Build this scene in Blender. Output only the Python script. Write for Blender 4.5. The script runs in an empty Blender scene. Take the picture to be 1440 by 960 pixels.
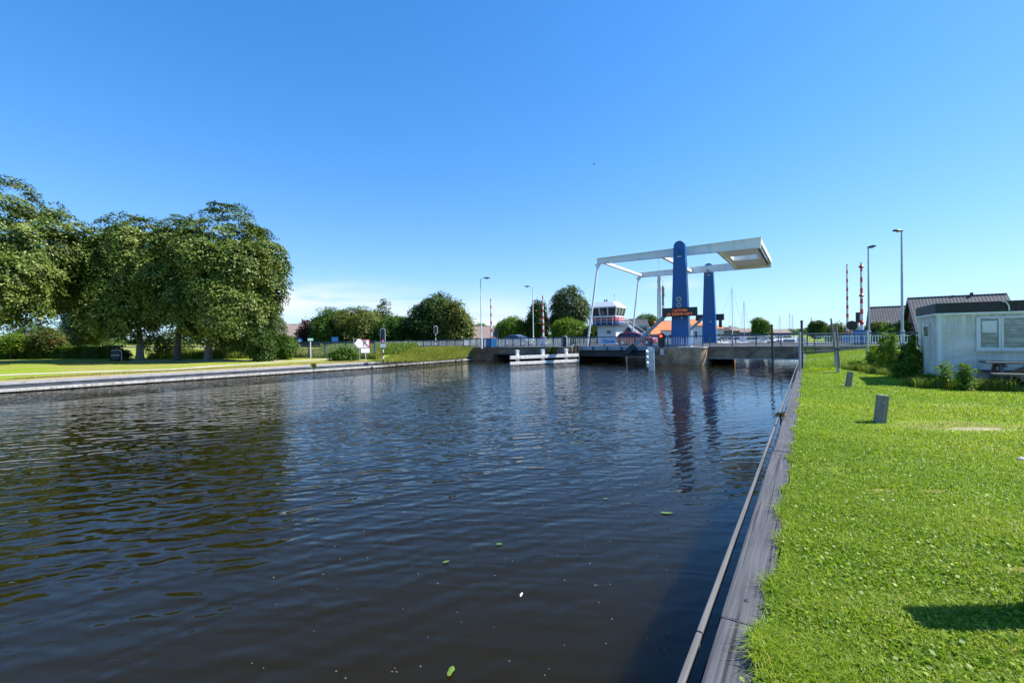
import bpy, bmesh, math, random
import numpy as np
from mathutils import Vector, Matrix

random.seed(7)
RNG = np.random.default_rng(11)
SC = bpy.context.scene
COL = SC.collection
R = math.radians

# ------------------------------------------------------------------ camera model
F = 640.0                      # focal length in pixels of a 1440 px wide picture (16 mm on 36 mm)
EYE = Vector((0, 0, 2.7))      # the water lies at z = 0
PITCH = math.atan(5.0 / 640.0)
ROLL = R(0.85)
_f0 = Vector((0, math.cos(PITCH), -math.sin(PITCH)))
_u0 = Vector((0, math.sin(PITCH), math.cos(PITCH)))
_r0 = Vector((1, 0, 0))
CR = _r0 * math.cos(ROLL) - _u0 * math.sin(ROLL)
CU = _u0 * math.cos(ROLL) + _r0 * math.sin(ROLL)
CF = _f0
A = R(33.1)                    # direction of the canal, clockwise from +Y
SA, CA = math.sin(A), math.cos(A)
RZ = -A                        # rotation that turns local x/y into across/along the canal


def ray(px, py):
    d = CF + CR * ((px - 720) / F) + CU * ((480 - py) / F)
    return d


def at(px, py, Y):
    """point seen in pixel (px, py) at world depth Y"""
    d = ray(px, py)
    return EYE + d * (Y / d.y)


def W(s, t, z=0.0):
    """canal frame (s across to the right, t along) -> world"""
    return Vector((s * CA + t * SA, -s * SA + t * CA, z))


def ST(p):
    return p.x * CA - p.y * SA, p.x * SA + p.y * CA


def lerp_tab(tab, x):
    return float(np.interp(x, [a for a, b in tab], [b for a, b in tab]))


BANK_L = [(-200, -62), (-60, -46), (5.8, -38.3), (21.2, -36.2), (30, -34.9), (46, -35.0), (70, -35.5), (420, -36)]


def sL(t):
    return lerp_tab(BANK_L, t)


SR = -0.185                     # inner edge of the right-hand timber capping


def sstep(a, b, x):
    u = min(1, max(0, (x - a) / (b - a)))
    return u * u * (3 - 2 * u)


def gz(s, t):
    """height of the ground"""
    if s < -18:
        q = sL(t) - s
        z = 0.56 + 0.010 * min(max(q, 0), 40)
        if t < 53:
            e = sstep(32, 44.6, t)
        else:
            e = 1 - sstep(63, 75, t)
        return z + e * (1.6 - z)
    z = 1.1
    f = min(1.62, 0.95 + 0.11 * max(s, 0))
    if t < 44.8:
        e = sstep(27, 43, t)
    elif t < 53:
        e = 1.0
        f = 1.62
    else:
        e = 1 - sstep(63, 75, t)
        f = 1.62
    if t > 70:
        z = 0.8
    return z + e * (f - z)


def ground(px, py):
    """ground point seen in a pixel"""
    d = ray(px, py)
    k = 2.0
    for i in range(6000):
        p = EYE + d * k
        s, t = ST(p)
        if p.z <= gz(s, t):
            return Vector((p.x, p.y, gz(s, t)))
        k += 0.02 + 0.0008 * k
    return p


def onground(px, Y):
    """ground point on the picture column px at depth Y"""
    p = at(px, 476, Y)
    s, t = ST(p)
    return Vector((p.x, p.y, gz(s, t)))


# ------------------------------------------------------------------ materials
def new_mat(name):
    m = bpy.data.materials.new(name)
    m.use_nodes = True
    nt = m.node_tree
    nt.nodes.clear()
    out = nt.nodes.new('ShaderNodeOutputMaterial')
    return m, nt, out


class N:
    """tiny helper for node trees"""
    def __init__(s, nt):
        s.nt = nt

    def n(s, typ, **kw):
        nd = s.nt.nodes.new(typ)
        for k, v in kw.items():
            setattr(nd, k, v)
        return nd

    def l(s, a, b):
        s.nt.links.new(a, b)

    def math(s, op, a, b=None, c=None, clamp=False):
        nd = s.n('ShaderNodeMath', operation=op)
        nd.use_clamp = clamp
        for i, v in enumerate((a, b, c)):
            if v is None:
                continue
            if isinstance(v, (int, float)):
                nd.inputs[i].default_value = v
            else:
                s.l(v, nd.inputs[i])
        return nd.outputs[0]

    def noise(s, vec, scale, detail=3, rough=0.55, dist=0.0):
        nd = s.n('ShaderNodeTexNoise')
        nd.inputs['Scale'].default_value = scale
        nd.inputs['Detail'].default_value = detail
        nd.inputs['Roughness'].default_value = rough
        nd.inputs['Distortion'].default_value = dist
        if vec is not None:
            s.l(vec, nd.inputs['Vector'])
        return nd.outputs[0]

    def mapping(s, vec, scale=(1, 1, 1), rot=(0, 0, 0), loc=(0, 0, 0)):
        nd = s.n('ShaderNodeMapping')
        nd.inputs['Scale'].default_value = scale
        nd.inputs['Rotation'].default_value = rot
        nd.inputs['Location'].default_value = loc
        s.l(vec, nd.inputs['Vector'])
        return nd.outputs[0]

    def ramp(s, fac, stops):
        nd = s.n('ShaderNodeValToRGB')
        el = nd.color_ramp.elements
        while len(el) > 1:
            el.remove(el[-1])
        for i, (p, c) in enumerate(stops):
            e = el[0] if i == 0 else el.new(p)
            e.position = p
            e.color = (*c, 1) if len(c) == 3 else c
        s.l(fac, nd.inputs[0])
        return nd.outputs[0]

    def mix(s, fac, a, b, blend='MIX'):
        nd = s.n('ShaderNodeMix', data_type='RGBA', blend_type=blend)
        for sock, v in ((nd.inputs[0], fac), (nd.inputs[6], a), (nd.inputs[7], b)):
            if isinstance(v, (int, float)):
                sock.default_value = v
            elif isinstance(v, tuple):
                sock.default_value = (*v, 1) if len(v) == 3 else v
            else:
                s.l(v, sock)
        return nd.outputs[2]

    def bsdf(s, color=None, rough=0.6, metal=0.0, spec=0.5, normal=None, **kw):
        p = s.n('ShaderNodeBsdfPrincipled')
        if isinstance(color, tuple):
            p.inputs['Base Color'].default_value = (*color, 1)
        elif color is not None:
            s.l(color, p.inputs['Base Color'])
        if isinstance(rough, (int, float)):
            p.inputs['Roughness'].default_value = rough
        else:
            s.l(rough, p.inputs['Roughness'])
        p.inputs['Metallic'].default_value = metal
        p.inputs['Specular IOR Level'].default_value = spec
        if normal is not None:
            s.l(normal, p.inputs['Normal'])
        for k, v in kw.items():
            p.inputs[k].default_value = v
        return p

    def bump(s, h, strength=0.3, dist=0.02, normal=None):
        nd = s.n('ShaderNodeBump')
        nd.inputs['Strength'].default_value = strength
        nd.inputs['Distance'].default_value = dist
        s.l(h, nd.inputs['Height'])
        if normal is not None:
            s.l(normal, nd.inputs['Normal'])
        return nd.outputs[0]

    def coord(s, which='Object'):
        return s.n('ShaderNodeTexCoord').outputs[which]


def M_plain(name, col, rough=0.55, metal=0.0, var=0.12, scale=3.0, bump=0.0, bscale=40, dirt=None, dirt_amt=0.5, spec=0.5):
    m, nt, out = new_mat(name)
    g = N(nt)
    c = g.coord()
    nz = g.noise(c, scale, 5, 0.6)
    lo = tuple(max(0, x * (1 - var * 2)) for x in col)
    hi = tuple(min(1, x * (1 + var * 1.3)) for x in col)
    colr = g.ramp(nz, [(0.25, lo), (0.75, hi)])
    if dirt is not None:
        n2 = g.noise(g.mapping(c, (1, 1, 0.25)), scale * 2.1, 6, 0.65)
        f = g.ramp(n2, [(0.48, (0, 0, 0)), (0.72, (dirt_amt,) * 3)])
        colr = g.mix(f, colr, dirt)
    nrm = None
    if bump:
        nrm = g.bump(g.noise(c, bscale, 4), bump, 0.01)
    rg = g.math('MULTIPLY_ADD', nz, 0.25, max(0.02, rough - 0.12))
    g.l(g.bsdf(colr, rg, metal, spec, nrm).outputs[0], out.inputs[0])
    return m


def M_emit(name, col, strength):
    m, nt, out = new_mat(name)
    e = nt.nodes.new('ShaderNodeEmission')
    e.inputs[0].default_value = (*col, 1)
    e.inputs[1].default_value = strength
    nt.links.new(e.outputs[0], out.inputs[0])
    return m


def M_wood(name, c0, c1, axis='x', rough=0.75, crack=0.6):
    m, nt, out = new_mat(name)
    g = N(nt)
    c = g.coord()
    sc = {'x': (0.4, 20, 20), 'y': (20, 0.4, 20), 'z': (20, 20, 0.5)}[axis]
    grain = g.noise(g.mapping(c, sc), 3.0, 6, 0.65, 0.4)
    big = g.noise(c, 1.3, 3)
    f = g.math('ADD', g.math('MULTIPLY', grain, 0.75), g.math('MULTIPLY', big, 0.25))
    colr = g.ramp(f, [(0.3, c0), (0.7, c1)])
    sc2 = {'x': (0.25, 22, 22), 'y': (22, 0.25, 22), 'z': (22, 22, 0.25)}[axis]
    cr = g.noise(g.mapping(c, sc2), 2.0, 2, 0.4)
    cf = g.ramp(cr, [(0.60, (0, 0, 0)), (0.68, (crack,) * 3)])
    colr = g.mix(cf, colr, tuple(x * 0.35 for x in c0))
    nrm = g.bump(g.math('SUBTRACT', grain, g.math('MULTIPLY', cf, 0.8)), 0.6, 0.006)
    g.l(g.bsdf(colr, rough, 0, 0.3, nrm).outputs[0], out.inputs[0])
    return m


def M_brick(name, c0, c1, mortar, scale=1.0, horiz='x'):
    m, nt, out = new_mat(name)
    g = N(nt)
    c = g.coord()
    sx = g.n('ShaderNodeSeparateXYZ')
    g.l(c, sx.inputs[0])
    cx = g.n('ShaderNodeCombineXYZ')
    g.l(g.math('ADD', sx.outputs[0], sx.outputs[1]), cx.inputs[0])
    g.l(sx.outputs[2], cx.inputs[1])
    b = g.n('ShaderNodeTexBrick')
    g.l(cx.outputs[0], b.inputs['Vector'])
    b.inputs['Scale'].default_value = 1.0 * scale
    b.inputs['Brick Width'].default_value = 0.23
    b.inputs['Row Height'].default_value = 0.075
    b.inputs['Mortar Size'].default_value = 0.010
    b.inputs['Color1'].default_value = (*c0, 1)
    b.inputs['Color2'].default_value = (*c1, 1)
    b.inputs['Mortar'].default_value = (*mortar, 1)
    n1 = g.noise(c, 1.1, 6, 0.7)
    st = g.ramp(n1, [(0.35, (0.45, 0.45, 0.45)), (0.7, (1.25, 1.2, 1.1))])
    colr = g.mix(1.0, b.outputs[0], st, 'MULTIPLY')
    nrm = g.bump(g.math('SUBTRACT', g.noise(c, 14, 4), g.math('MULTIPLY', b.outputs[1], 0.6)), 0.4, 0.015)
    g.l(g.bsdf(colr, 0.9, 0, 0.2, nrm).outputs[0], out.inputs[0])
    return m


def M_tile(name, c0, c1, row=0.33, colw=0.28):
    """roof tiles: local x along the ridge, rows up the slope"""
    m, nt, out = new_mat(name)
    g = N(nt)
    c = g.coord()
    sx = g.n('ShaderNodeSeparateXYZ')
    g.l(c, sx.inputs[0])
    fr = g.math('FRACT', g.math('DIVIDE', sx.outputs[2], row * 0.7))
    fx = g.math('FRACT', g.math('DIVIDE', sx.outputs[0], colw))
    wav = g.math('SINE', g.math('MULTIPLY', fx, 6.283))
    nz = g.noise(c, 2.5, 5, 0.7)
    colr = g.ramp(nz, [(0.3, c0), (0.7, c1)])
    h = g.math('ADD', g.math('MULTIPLY', wav, 0.5), g.math('MULTIPLY', fr, -0.8))
    nrm = g.bump(h, 0.4, 0.035)
    g.l(g.bsdf(colr, 0.75, 0, 0.3, nrm).outputs[0], out.inputs[0])
    return m


def M_stripes(name, c0, c1, period, duty=0.5, offset=0.0):
    m, nt, out = new_mat(name)
    g = N(nt)
    c = g.coord()
    sx = g.n('ShaderNodeSeparateXYZ')
    g.l(c, sx.inputs[0])
    fr = g.math('FRACT', g.math('DIVIDE', g.math('ADD', sx.outputs[2], offset), period))
    f = g.math('LESS_THAN', fr, duty)
    nz = g.noise(c, 6, 3)
    colr = g.mix(f, c0, c1)
    colr = g.mix(g.math('MULTIPLY', nz, 0.25), colr, (0.25, 0.22, 0.2))
    g.l(g.bsdf(colr, 0.45).outputs[0], out.inputs[0])
    return m


def M_leaf(name, stops, transl=0.35, tcol=None, rough=0.5, spec=0.35):
    """stops: colour ramp over the per-leaf 'tone' attribute"""
    m, nt, out = new_mat(name)
    g = N(nt)
    at_ = g.n('ShaderNodeAttribute', attribute_name='tone')
    colr = g.ramp(at_.outputs['Fac'], stops)
    p = g.bsdf(colr, rough, 0, spec)
    t = g.n('ShaderNodeBsdfTranslucent')
    tc = g.mix(1.0, colr, (1.0, 1.0, 0.45), 'MULTIPLY')
    g.l(g.mix(0.0, tc, tc), t.inputs[0])
    mx = g.n('ShaderNodeMixShader')
    mx.inputs[0].default_value = transl
    g.l(p.outputs[0], mx.inputs[1])
    g.l(t.outputs[0], mx.inputs[2])
    g.l(mx.outputs[0], out.inputs[0])
    return m


def M_bark(name, c0=(0.05, 0.04, 0.03), c1=(0.16, 0.13, 0.10)):
    m, nt, out = new_mat(name)
    g = N(nt)
    c = g.coord()
    n1 = g.noise(g.mapping(c, (5, 5, 0.9)), 2.0, 6, 0.7)
    colr = g.ramp(n1, [(0.3, c0), (0.7, c1)])
    g.l(g.bsdf(colr, 0.9, 0, 0.2, g.bump(n1, 0.8, 0.05)).outputs[0], out.inputs[0])
    return m


def M_glass(name, col=(0.03, 0.04, 0.05), rough=0.05):
    m, nt, out = new_mat(name)
    g = N(nt)
    nz = g.noise(g.coord(), 1.5, 2)
    colr = g.ramp(nz, [(0.3, tuple(x * 0.6 for x in col)), (0.7, tuple(x * 1.5 for x in col))])
    g.l(g.bsdf(colr, rough, 0, 0.7).outputs[0], out.inputs[0])
    return m


MT = {}
MT['white'] = M_plain('white_paint', (0.72, 0.73, 0.73), 0.45, var=0.05, dirt=(0.35, 0.34, 0.30), dirt_amt=0.25)
MT['offwhite'] = M_plain('weathered_white', (0.80, 0.775, 0.72), 0.6, var=0.1, scale=5, dirt=(0.22, 0.19, 0.15), dirt_amt=0.7, bump=0.3)
MT['beam'] = M_plain('beam_paint', (0.88, 0.865, 0.83), 0.4, var=0.04, scale=1.0, dirt=(0.38, 0.36, 0.31), dirt_amt=0.3)
MT['blue'] = M_plain('tower_blue', (0.003, 0.100, 0.32), 0.38, var=0.10, scale=0.9, dirt=(0.02, 0.07, 0.17), dirt_amt=0.3)
MT['railblue'] = M_plain('railing_blue', (0.035, 0.085, 0.15), 0.45, var=0.15)
MT['paleblue'] = M_plain('pale_blue', (0.30, 0.42, 0.55), 0.45, var=0.1)
MT['railgrey'] = M_plain('railing_grey', (0.74, 0.76, 0.74), 0.45, metal=0.0, var=0.1)
MT['cabinetblue'] = M_plain('cabinet_blue', (0.006, 0.075, 0.19), 0.4, var=0.1)
MT['galv'] = M_plain('galvanised', (0.42, 0.44, 0.45), 0.45, metal=0.3, var=0.12, scale=6)
MT['steelgrey'] = M_plain('bluegrey_steel', (0.32, 0.37, 0.41), 0.5, var=0.1, dirt=(0.12, 0.11, 0.10), dirt_amt=0.5)
MT['mastgrey'] = M_plain('mast_grey', (0.12, 0.13, 0.15), 0.5)
MT['stain'] = M_plain('stained_steel', (0.16, 0.14, 0.11), 0.7, var=0.4, scale=4)
MT['darksteel'] = M_plain('dark_steel', (0.035, 0.04, 0.045), 0.5, var=0.2)
MT['black'] = M_plain('black_plastic', (0.012, 0.012, 0.013), 0.4, var=0.2)
MT['brick'] = M_brick('dark_brick', (0.42, 0.27, 0.17), (0.29, 0.19, 0.125), (0.30, 0.25, 0.20))
MT['pierbrick'] = M_brick('pier_brick', (0.64, 0.41, 0.22), (0.50, 0.32, 0.17), (0.50, 0.42, 0.33))
MT['housebrick'] = M_brick('house_brick', (0.30, 0.15, 0.10), (0.24, 0.12, 0.08), (0.3, 0.28, 0.25))
MT['concrete'] = M_plain('concrete', (0.42, 0.40, 0.37), 0.85, var=0.12, scale=2.0, dirt=(0.14, 0.13, 0.11), dirt_amt=0.7, bump=0.3, bscale=20)
MT['darkconcrete'] = M_plain('dark_concrete', (0.10, 0.09, 0.085), 0.9, var=0.2, scale=2.0, bump=0.3, bscale=20)
MT['capwood'] = M_wood('grey_capping_timber', (0.035, 0.035, 0.039), (0.125, 0.125, 0.135), 'y', crack=0.85)
MT['railwood'] = M_wood('grey_waling_timber', (0.08, 0.08, 0.08), (0.19, 0.19, 0.185), 'y')
MT['postwood'] = M_wood('grey_post_timber', (0.11, 0.10, 0.085), (0.33, 0.30, 0.265), 'z')
MT['tablewood'] = M_wood('dark_table_timber', (0.06, 0.052, 0.045), (0.22, 0.20, 0.175), 'x')
MT['pile'] = M_wood('wet_piling', (0.04, 0.033, 0.025), (0.12, 0.10, 0.075), 'z')
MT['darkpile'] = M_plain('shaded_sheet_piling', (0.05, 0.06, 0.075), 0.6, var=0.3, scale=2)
MT['ledge'] = M_plain('weathered_ledge', (0.50, 0.48, 0.44), 0.8, var=0.25, scale=4, dirt=(0.12, 0.10, 0.07), dirt_amt=0.7)
MT['cap_left'] = M_plain('grey_coping', (0.36, 0.35, 0.36), 0.8, var=0.12, scale=2, dirt=(0.20, 0.17, 0.13), dirt_amt=0.5)
MT['bark'] = M_bark('bark')
MT['greybark'] = M_bark('grey_bark', (0.10, 0.09, 0.075), (0.28, 0.25, 0.21))
MT['asphalt'] = M_plain('asphalt', (0.055, 0.055, 0.057), 0.9, var=0.15, scale=2, bump=0.2, bscale=120)
MT['redtile'] = M_tile('orange_roof_tiles', (0.50, 0.15, 0.055), (0.66, 0.24, 0.10))
MT['greytile'] = M_tile('grey_roof_tiles', (0.042, 0.047, 0.054), (0.088, 0.096, 0.106))
MT['browntile'] = M_tile('brown_roof_tiles', (0.17, 0.13, 0.11), (0.30, 0.235, 0.20))
MT['darktile'] = M_tile('dark_roof_tiles', (0.02, 0.02, 0.026), (0.055, 0.052, 0.06))
MT['redpaint'] = M_plain('red_paint', (0.50, 0.035, 0.03), 0.4, var=0.08)
MT['carred'] = M_plain('car_red', (0.48, 0.02, 0.025), 0.22, var=0.04)
MT['cargrey'] = M_plain('car_slate', (0.10, 0.14, 0.20), 0.22, var=0.05)
MT['tyre'] = M_plain('tyre_rubber', (0.02, 0.02, 0.02), 0.85)
MT['rim'] = M_plain('alloy_rim', (0.5, 0.5, 0.51), 0.3, metal=0.7)
MT['glass'] = M_glass('window_glass')
MT['lampglass'] = M_plain('lamp_lens', (0.75, 0.75, 0.72), 0.15)
MT['taillight'] = M_plain('tail_lens', (0.45, 0.01, 0.01), 0.2)
MT['yellow'] = M_plain('yellow_paint', (0.75, 0.55, 0.05), 0.5)
MT['signblue'] = M_plain('sign_blue', (0.02, 0.16, 0.50), 0.4)
MT['palesign'] = M_plain('pale_blue_sign', (0.45, 0.60, 0.85), 0.4, var=0.04)
MT['deepblue'] = M_plain('deep_blue_lettering', (0.015, 0.03, 0.16), 0.5)
MT['green'] = M_plain('sign_green', (0.05, 0.30, 0.20), 0.4)
MT['sail'] = M_plain('boat_canvas', (0.04, 0.07, 0.16), 0.8)
MT['stripe_red'] = M_stripes('barrier_stripes', (0.80, 0.79, 0.77), (0.66, 0.025, 0.025), 0.92, 0.45, 0.1)
MT['stripe_black'] = M_stripes('signal_post_stripes', (0.75, 0.75, 0.74), (0.015, 0.015, 0.015), 0.62, 0.5)
MT['led'] = M_emit('led_amber', (1.0, 0.25, 0.07), 0.30)
MT['redlamp'] = M_emit('signal_red', (1.0, 0.06, 0.03), 1.5)
MT['path'] = M_plain('pale_path', (0.50, 0.44, 0.34), 0.95, var=0.15, scale=0.7, bump=0.3, bscale=60)
MT['stone'] = M_plain('pale_stone', (0.45, 0.42, 0.38), 0.9, var=0.2, bump=0.4)
MT['plaster'] = M_plain('plaster', (0.62, 0.58, 0.52), 0.8, var=0.08)
MT['feather'] = M_plain('feather', (0.8, 0.8, 0.78), 0.8)
MT['floatleaf'] = M_plain('floating_leaf', (0.13, 0.22, 0.02), 0.45, var=0.25, scale=20)
MT['fasciadark'] = M_plain('bitumen_fascia', (0.022, 0.024, 0.030), 0.6, var=0.3, scale=2)
MT['terracotta'] = M_plain('clay_pot', (0.35, 0.14, 0.08), 0.8)

LEAF = {}
LEAF['lime'] = M_leaf('lime_leaves', [(0.0, (0.034, 0.064, 0.008)), (0.45, (0.085, 0.136, 0.018)), (0.80, (0.155, 0.210, 0.034)), (0.86, (0.22, 0.26, 0.075)), (1.0, (0.37, 0.37, 0.16))], 0.17, spec=0.2)
LEAF['dark'] = M_leaf('dark_leaves', [(0.0, (0.030, 0.060, 0.010)), (0.6, (0.062, 0.110, 0.018)), (1.0, (0.110, 0.165, 0.030))], 0.3, spec=0.2)
LEAF['mid'] = M_leaf('mid_leaves', [(0.0, (0.042, 0.090, 0.010)), (0.6, (0.085, 0.160, 0.020)), (1.0, (0.150, 0.235, 0.034))], 0.35, spec=0.2)
LEAF['bright'] = M_leaf('bright_leaves', [(0.0, (0.080, 0.150, 0.012)), (0.6, (0.155, 0.255, 0.022)), (1.0, (0.25, 0.35, 0.04))], 0.42, spec=0.2)
LEAF['olive'] = M_leaf('olive_leaves', [(0.0, (0.075, 0.105, 0.018)), (0.6, (0.140, 0.170, 0.032)), (1.0, (0.23, 0.24, 0.06))], 0.33, spec=0.2)
LEAF['silver'] = M_leaf('silvery_leaves', [(0.0, (0.055, 0.085, 0.030)), (0.6, (0.105, 0.145, 0.050)), (1.0, (0.21, 0.24, 0.12))], 0.3, spec=0.2)
LEAF['purple'] = M_leaf('purple_leaves', [(0.0, (0.035, 0.018, 0.018)), (0.6, (0.085, 0.040, 0.036)), (1.0, (0.16, 0.08, 0.06))], 0.25, spec=0.2)
LEAF['rust'] = M_leaf('rust_tipped_leaves', [(0.0, (0.045, 0.08, 0.014)), (0.55, (0.085, 0.125, 0.022)), (0.75, (0.21, 0.12, 0.03)), (1.0, (0.32, 0.15, 0.05))], 0.3, spec=0.2)
LEAF['reed'] = M_leaf('reed_blades', [(0.0, (0.09, 0.16, 0.02)), (0.5, (0.18, 0.25, 0.035)), (0.8, (0.33, 0.30, 0.09)), (1.0, (0.48, 0.39, 0.17))], 0.38, spec=0.2)
LEAF['grass'] = M_leaf('grass_blades', [(0.0, (0.088, 0.185, 0.008)), (0.45, (0.240, 0.370, 0.015)), (0.80, (0.41, 0.48, 0.034)), (0.93, (0.40, 0.40, 0.07)), (1.0, (0.55, 0.48, 0.20))], 0.45, spec=0.25, rough=0.45)
LEAF['meadow'] = M_leaf('meadow_blades', [(0.0, (0.13, 0.17, 0.018)), (0.5, (0.24, 0.27, 0.035)), (0.85, (0.36, 0.34, 0.07)), (1.0, (0.48, 0.40, 0.14))], 0.4, spec=0.2)
LEAF['dry'] = M_leaf('dry_grass', [(0.0, (0.20, 0.21, 0.04)), (0.5, (0.36, 0.31, 0.10)), (1.0, (0.52, 0.42, 0.18))], 0.33, spec=0.2)


# ------------------------------------------------------------------ mesh builder
class MB:
    def __init__(s):
        s.v = []
        s.f = []

    def add(s, vs, fs):
        o = len(s.v)
        s.v += [tuple(v) for v in vs]
        s.f += [tuple(i + o for i in f) for f in fs]
        return s

    def box(s, c, size, rz=0.0, rx=0.0, ry=0.0):
        hx, hy, hz = size[0] / 2, size[1] / 2, size[2] / 2
        m = Matrix.Rotation(rz, 3, 'Z') @ Matrix.Rotation(ry, 3, 'Y') @ Matrix.Rotation(rx, 3, 'X')
        c = Vector(c)
        vs = [c + m @ Vector((x * hx, y * hy, z * hz)) for z in (-1, 1) for y in (-1, 1) for x in (-1, 1)]
        return s.add(vs, [(0, 2, 3, 1), (4, 5, 7, 6), (0, 1, 5, 4), (2, 6, 7, 3), (0, 4, 6, 2), (1, 3, 7, 5)])

    def b(s, x0, x1, y0, y1, z0, z1):
        return s.box(((x0 + x1) / 2, (y0 + y1) / 2, (z0 + z1) / 2), (x1 - x0, y1 - y0, z1 - z0))

    def bar(s, p0, p1, w, h, w1=None, h1=None):
        """box bar between two points; w across, h in the upright direction"""
        p0, p1 = Vector(p0), Vector(p1)
        d = (p1 - p0).normalized()
        up = Vector((0, 0, 1)) if abs(d.z) < 0.95 else Vector((0, 1, 0))
        a = d.cross(up).normalized()
        u = a.cross(d)
        w1 = w if w1 is None else w1
        h1 = h if h1 is None else h1
        vs = []
        for p, ww, hh in ((p0, w, h), (p1, w1, h1)):
            for i, j in ((-1, -1), (1, -1), (1, 1), (-1, 1)):
                vs.append(p + a * (i * ww / 2) + u * (j * hh / 2))
        return s.add(vs, [(3, 2, 1, 0), (4, 5, 6, 7), (0, 1, 5, 4), (1, 2, 6, 5), (2, 3, 7, 6), (3, 0, 4, 7)])

    def tube(s, pts, rad, n=8, cap=True):
        pts = [Vector(p) for p in pts]
        if isinstance(rad, (int, float)):
            rad = [rad] * len(pts)
        o = len(s.v)
        prev = None
        for i, p in enumerate(pts):
            d = (pts[min(i + 1, len(pts) - 1)] - pts[max(i - 1, 0)]).normalized()
            if prev is None:
                up = Vector((0, 0, 1)) if abs(d.z) < 0.9 else Vector((1, 0, 0))
                a = d.cross(up).normalized()
            else:
                a = (prev - d * prev.dot(d)).normalized()
            prev = a
            b_ = d.cross(a)
            for k in range(n):
                an = 2 * math.pi * k / n
                s.v.append(tuple(p + (a * math.cos(an) + b_ * math.sin(an)) * rad[i]))
        for i in range(len(pts) - 1):
            for k in range(n):
                k2 = (k + 1) % n
                s.f.append((o + i * n + k, o + i * n + k2, o + (i + 1) * n + k2, o + (i + 1) * n + k))
        if cap:
            s.f.append(tuple(o + k for k in range(n))[::-1])
            s.f.append(tuple(o + (len(pts) - 1) * n + k for k in range(n)))
        return s

    def lathe(s, prof, n=16, c=(0, 0, 0), axis='z'):
        o = len(s.v)
        c = Vector(c)
        for r, z in prof:
            for k in range(n):
                an = 2 * math.pi * k / n
                p = Vector((r * math.cos(an), r * math.sin(an), z))
                if axis == 'y':
                    p = Vector((p.x, p.z, p.y))
                elif axis == 'x':
                    p = Vector((p.z, p.x, p.y))
                s.v.append(tuple(c + p))
        for i in range(len(prof) - 1):
            for k in range(n):
                k2 = (k + 1) % n
                s.f.append((o + i * n + k, o + i * n + k2, o + (i + 1) * n + k2, o + (i + 1) * n + k))
        s.f.append(tuple(o + k for k in range(n))[::-1])
        s.f.append(tuple(o + (len(prof) - 1) * n + k for k in range(n)))
        return s

    def prism(s, poly, y0, y1):
        """polygon in (x, z), extruded along y"""
        n = len(poly)
        vs = [(x, y0, z) for x, z in poly] + [(x, y1, z) for x, z in poly]
        fs = [tuple(range(n)), tuple(range(2 * n - 1, n - 1, -1))]
        fs += [(i, i + n, (i + 1) % n + n, (i + 1) % n) for i in range(n)]
        return s.add(vs, fs)

    def prism_xy(s, poly, z0, z1):
        n = len(poly)
        vs = [(x, y, z0) for x, y in poly] + [(x, y, z1) for x, y in poly]
        fs = [tuple(range(n))[::-1], tuple(range(n, 2 * n))]
        fs += [(i, (i + 1) % n, (i + 1) % n + n, i + n) for i in range(n)]
        return s.add(vs, fs)

    def prism_yz(s, poly, x0, x1):
        n = len(poly)
        vs = [(x0, y, z) for y, z in poly] + [(x1, y, z) for y, z in poly]
        fs = [tuple(range(n))[::-1], tuple(range(n, 2 * n))]
        fs += [(i, (i + 1) % n, (i + 1) % n + n, i + n) for i in range(n)]
        return s.add(vs, fs)


def finish(o, mats, smooth=False, bevel=0):
    me = o.data
    for m in (mats if isinstance(mats, (list, tuple)) else [mats]):
        me.materials.append(m)
    if smooth:
        me.polygons.foreach_set('use_smooth', [True] * len(me.polygons))
    if bevel:
        md = o.modifiers.new('bevel', 'BEVEL')
        md.width = bevel
        md.segments = 2
        md.limit_method = 'ANGLE'


def build(name, mb, mat, parent=None, loc=None, rz=None, smooth=False, bevel=0, label=None, recalc=True):
    me = bpy.data.meshes.new(name)
    me.from_pydata(mb.v, [], mb.f)
    if recalc and len(mb.f) < 60000:
        bm = bmesh.new()
        bm.from_mesh(me)
        bmesh.ops.recalc_face_normals(bm, faces=bm.faces)
        bm.to_mesh(me)
        bm.free()
    me.update()
    o = bpy.data.objects.new(name, me)
    COL.objects.link(o)
    if parent is not None:
        o.parent = parent
    if loc is not None:
        o.location = loc
    if rz is not None:
        o.rotation_euler = (0, 0, rz)
    finish(o, mat, smooth, bevel)
    if smooth and bevel == 0:
        try:
            me.set_sharp_from_angle(angle=R(40))
        except Exception:
            pass
    if label:
        o['label'] = label
    return o


def np_mesh(name, verts, faces, mat, tone=None, parent=None, loc=None, smooth=False):
    """verts (V,3), faces (F,k)"""
    me = bpy.data.meshes.new(name)
    nf, k = faces.shape
    me.vertices.add(len(verts))
    me.vertices.foreach_set('co', np.ascontiguousarray(verts, dtype=np.float32).ravel())
    me.loops.add(nf * k)
    me.loops.foreach_set('vertex_index', np.ascontiguousarray(faces, dtype=np.int32).ravel())
    me.polygons.add(nf)
    me.polygons.foreach_set('loop_start', np.arange(0, nf * k, k, dtype=np.int32))
    me.polygons.foreach_set('loop_total', np.full(nf, k, dtype=np.int32))
    if smooth:
        me.polygons.foreach_set('use_smooth', np.ones(nf, dtype=bool))
    me.update(calc_edges=True)
    if tone is not None:
        a = me.attributes.new('tone', 'FLOAT', 'FACE')
        a.data.foreach_set('value', np.ascontiguousarray(tone, dtype=np.float32))
    me.materials.append(mat)
    o = bpy.data.objects.new(name, me)
    COL.objects.link(o)
    if parent is not None:
        o.parent = parent
    if loc is not None:
        o.location = loc
    return o


def tag(o, label=None, cat=None, group=None, kind=None):
    if label:
        o['label'] = label
    if cat:
        o['category'] = cat
    if group:
        o['group'] = group
    if kind:
        o['kind'] = kind
    return o


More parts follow.
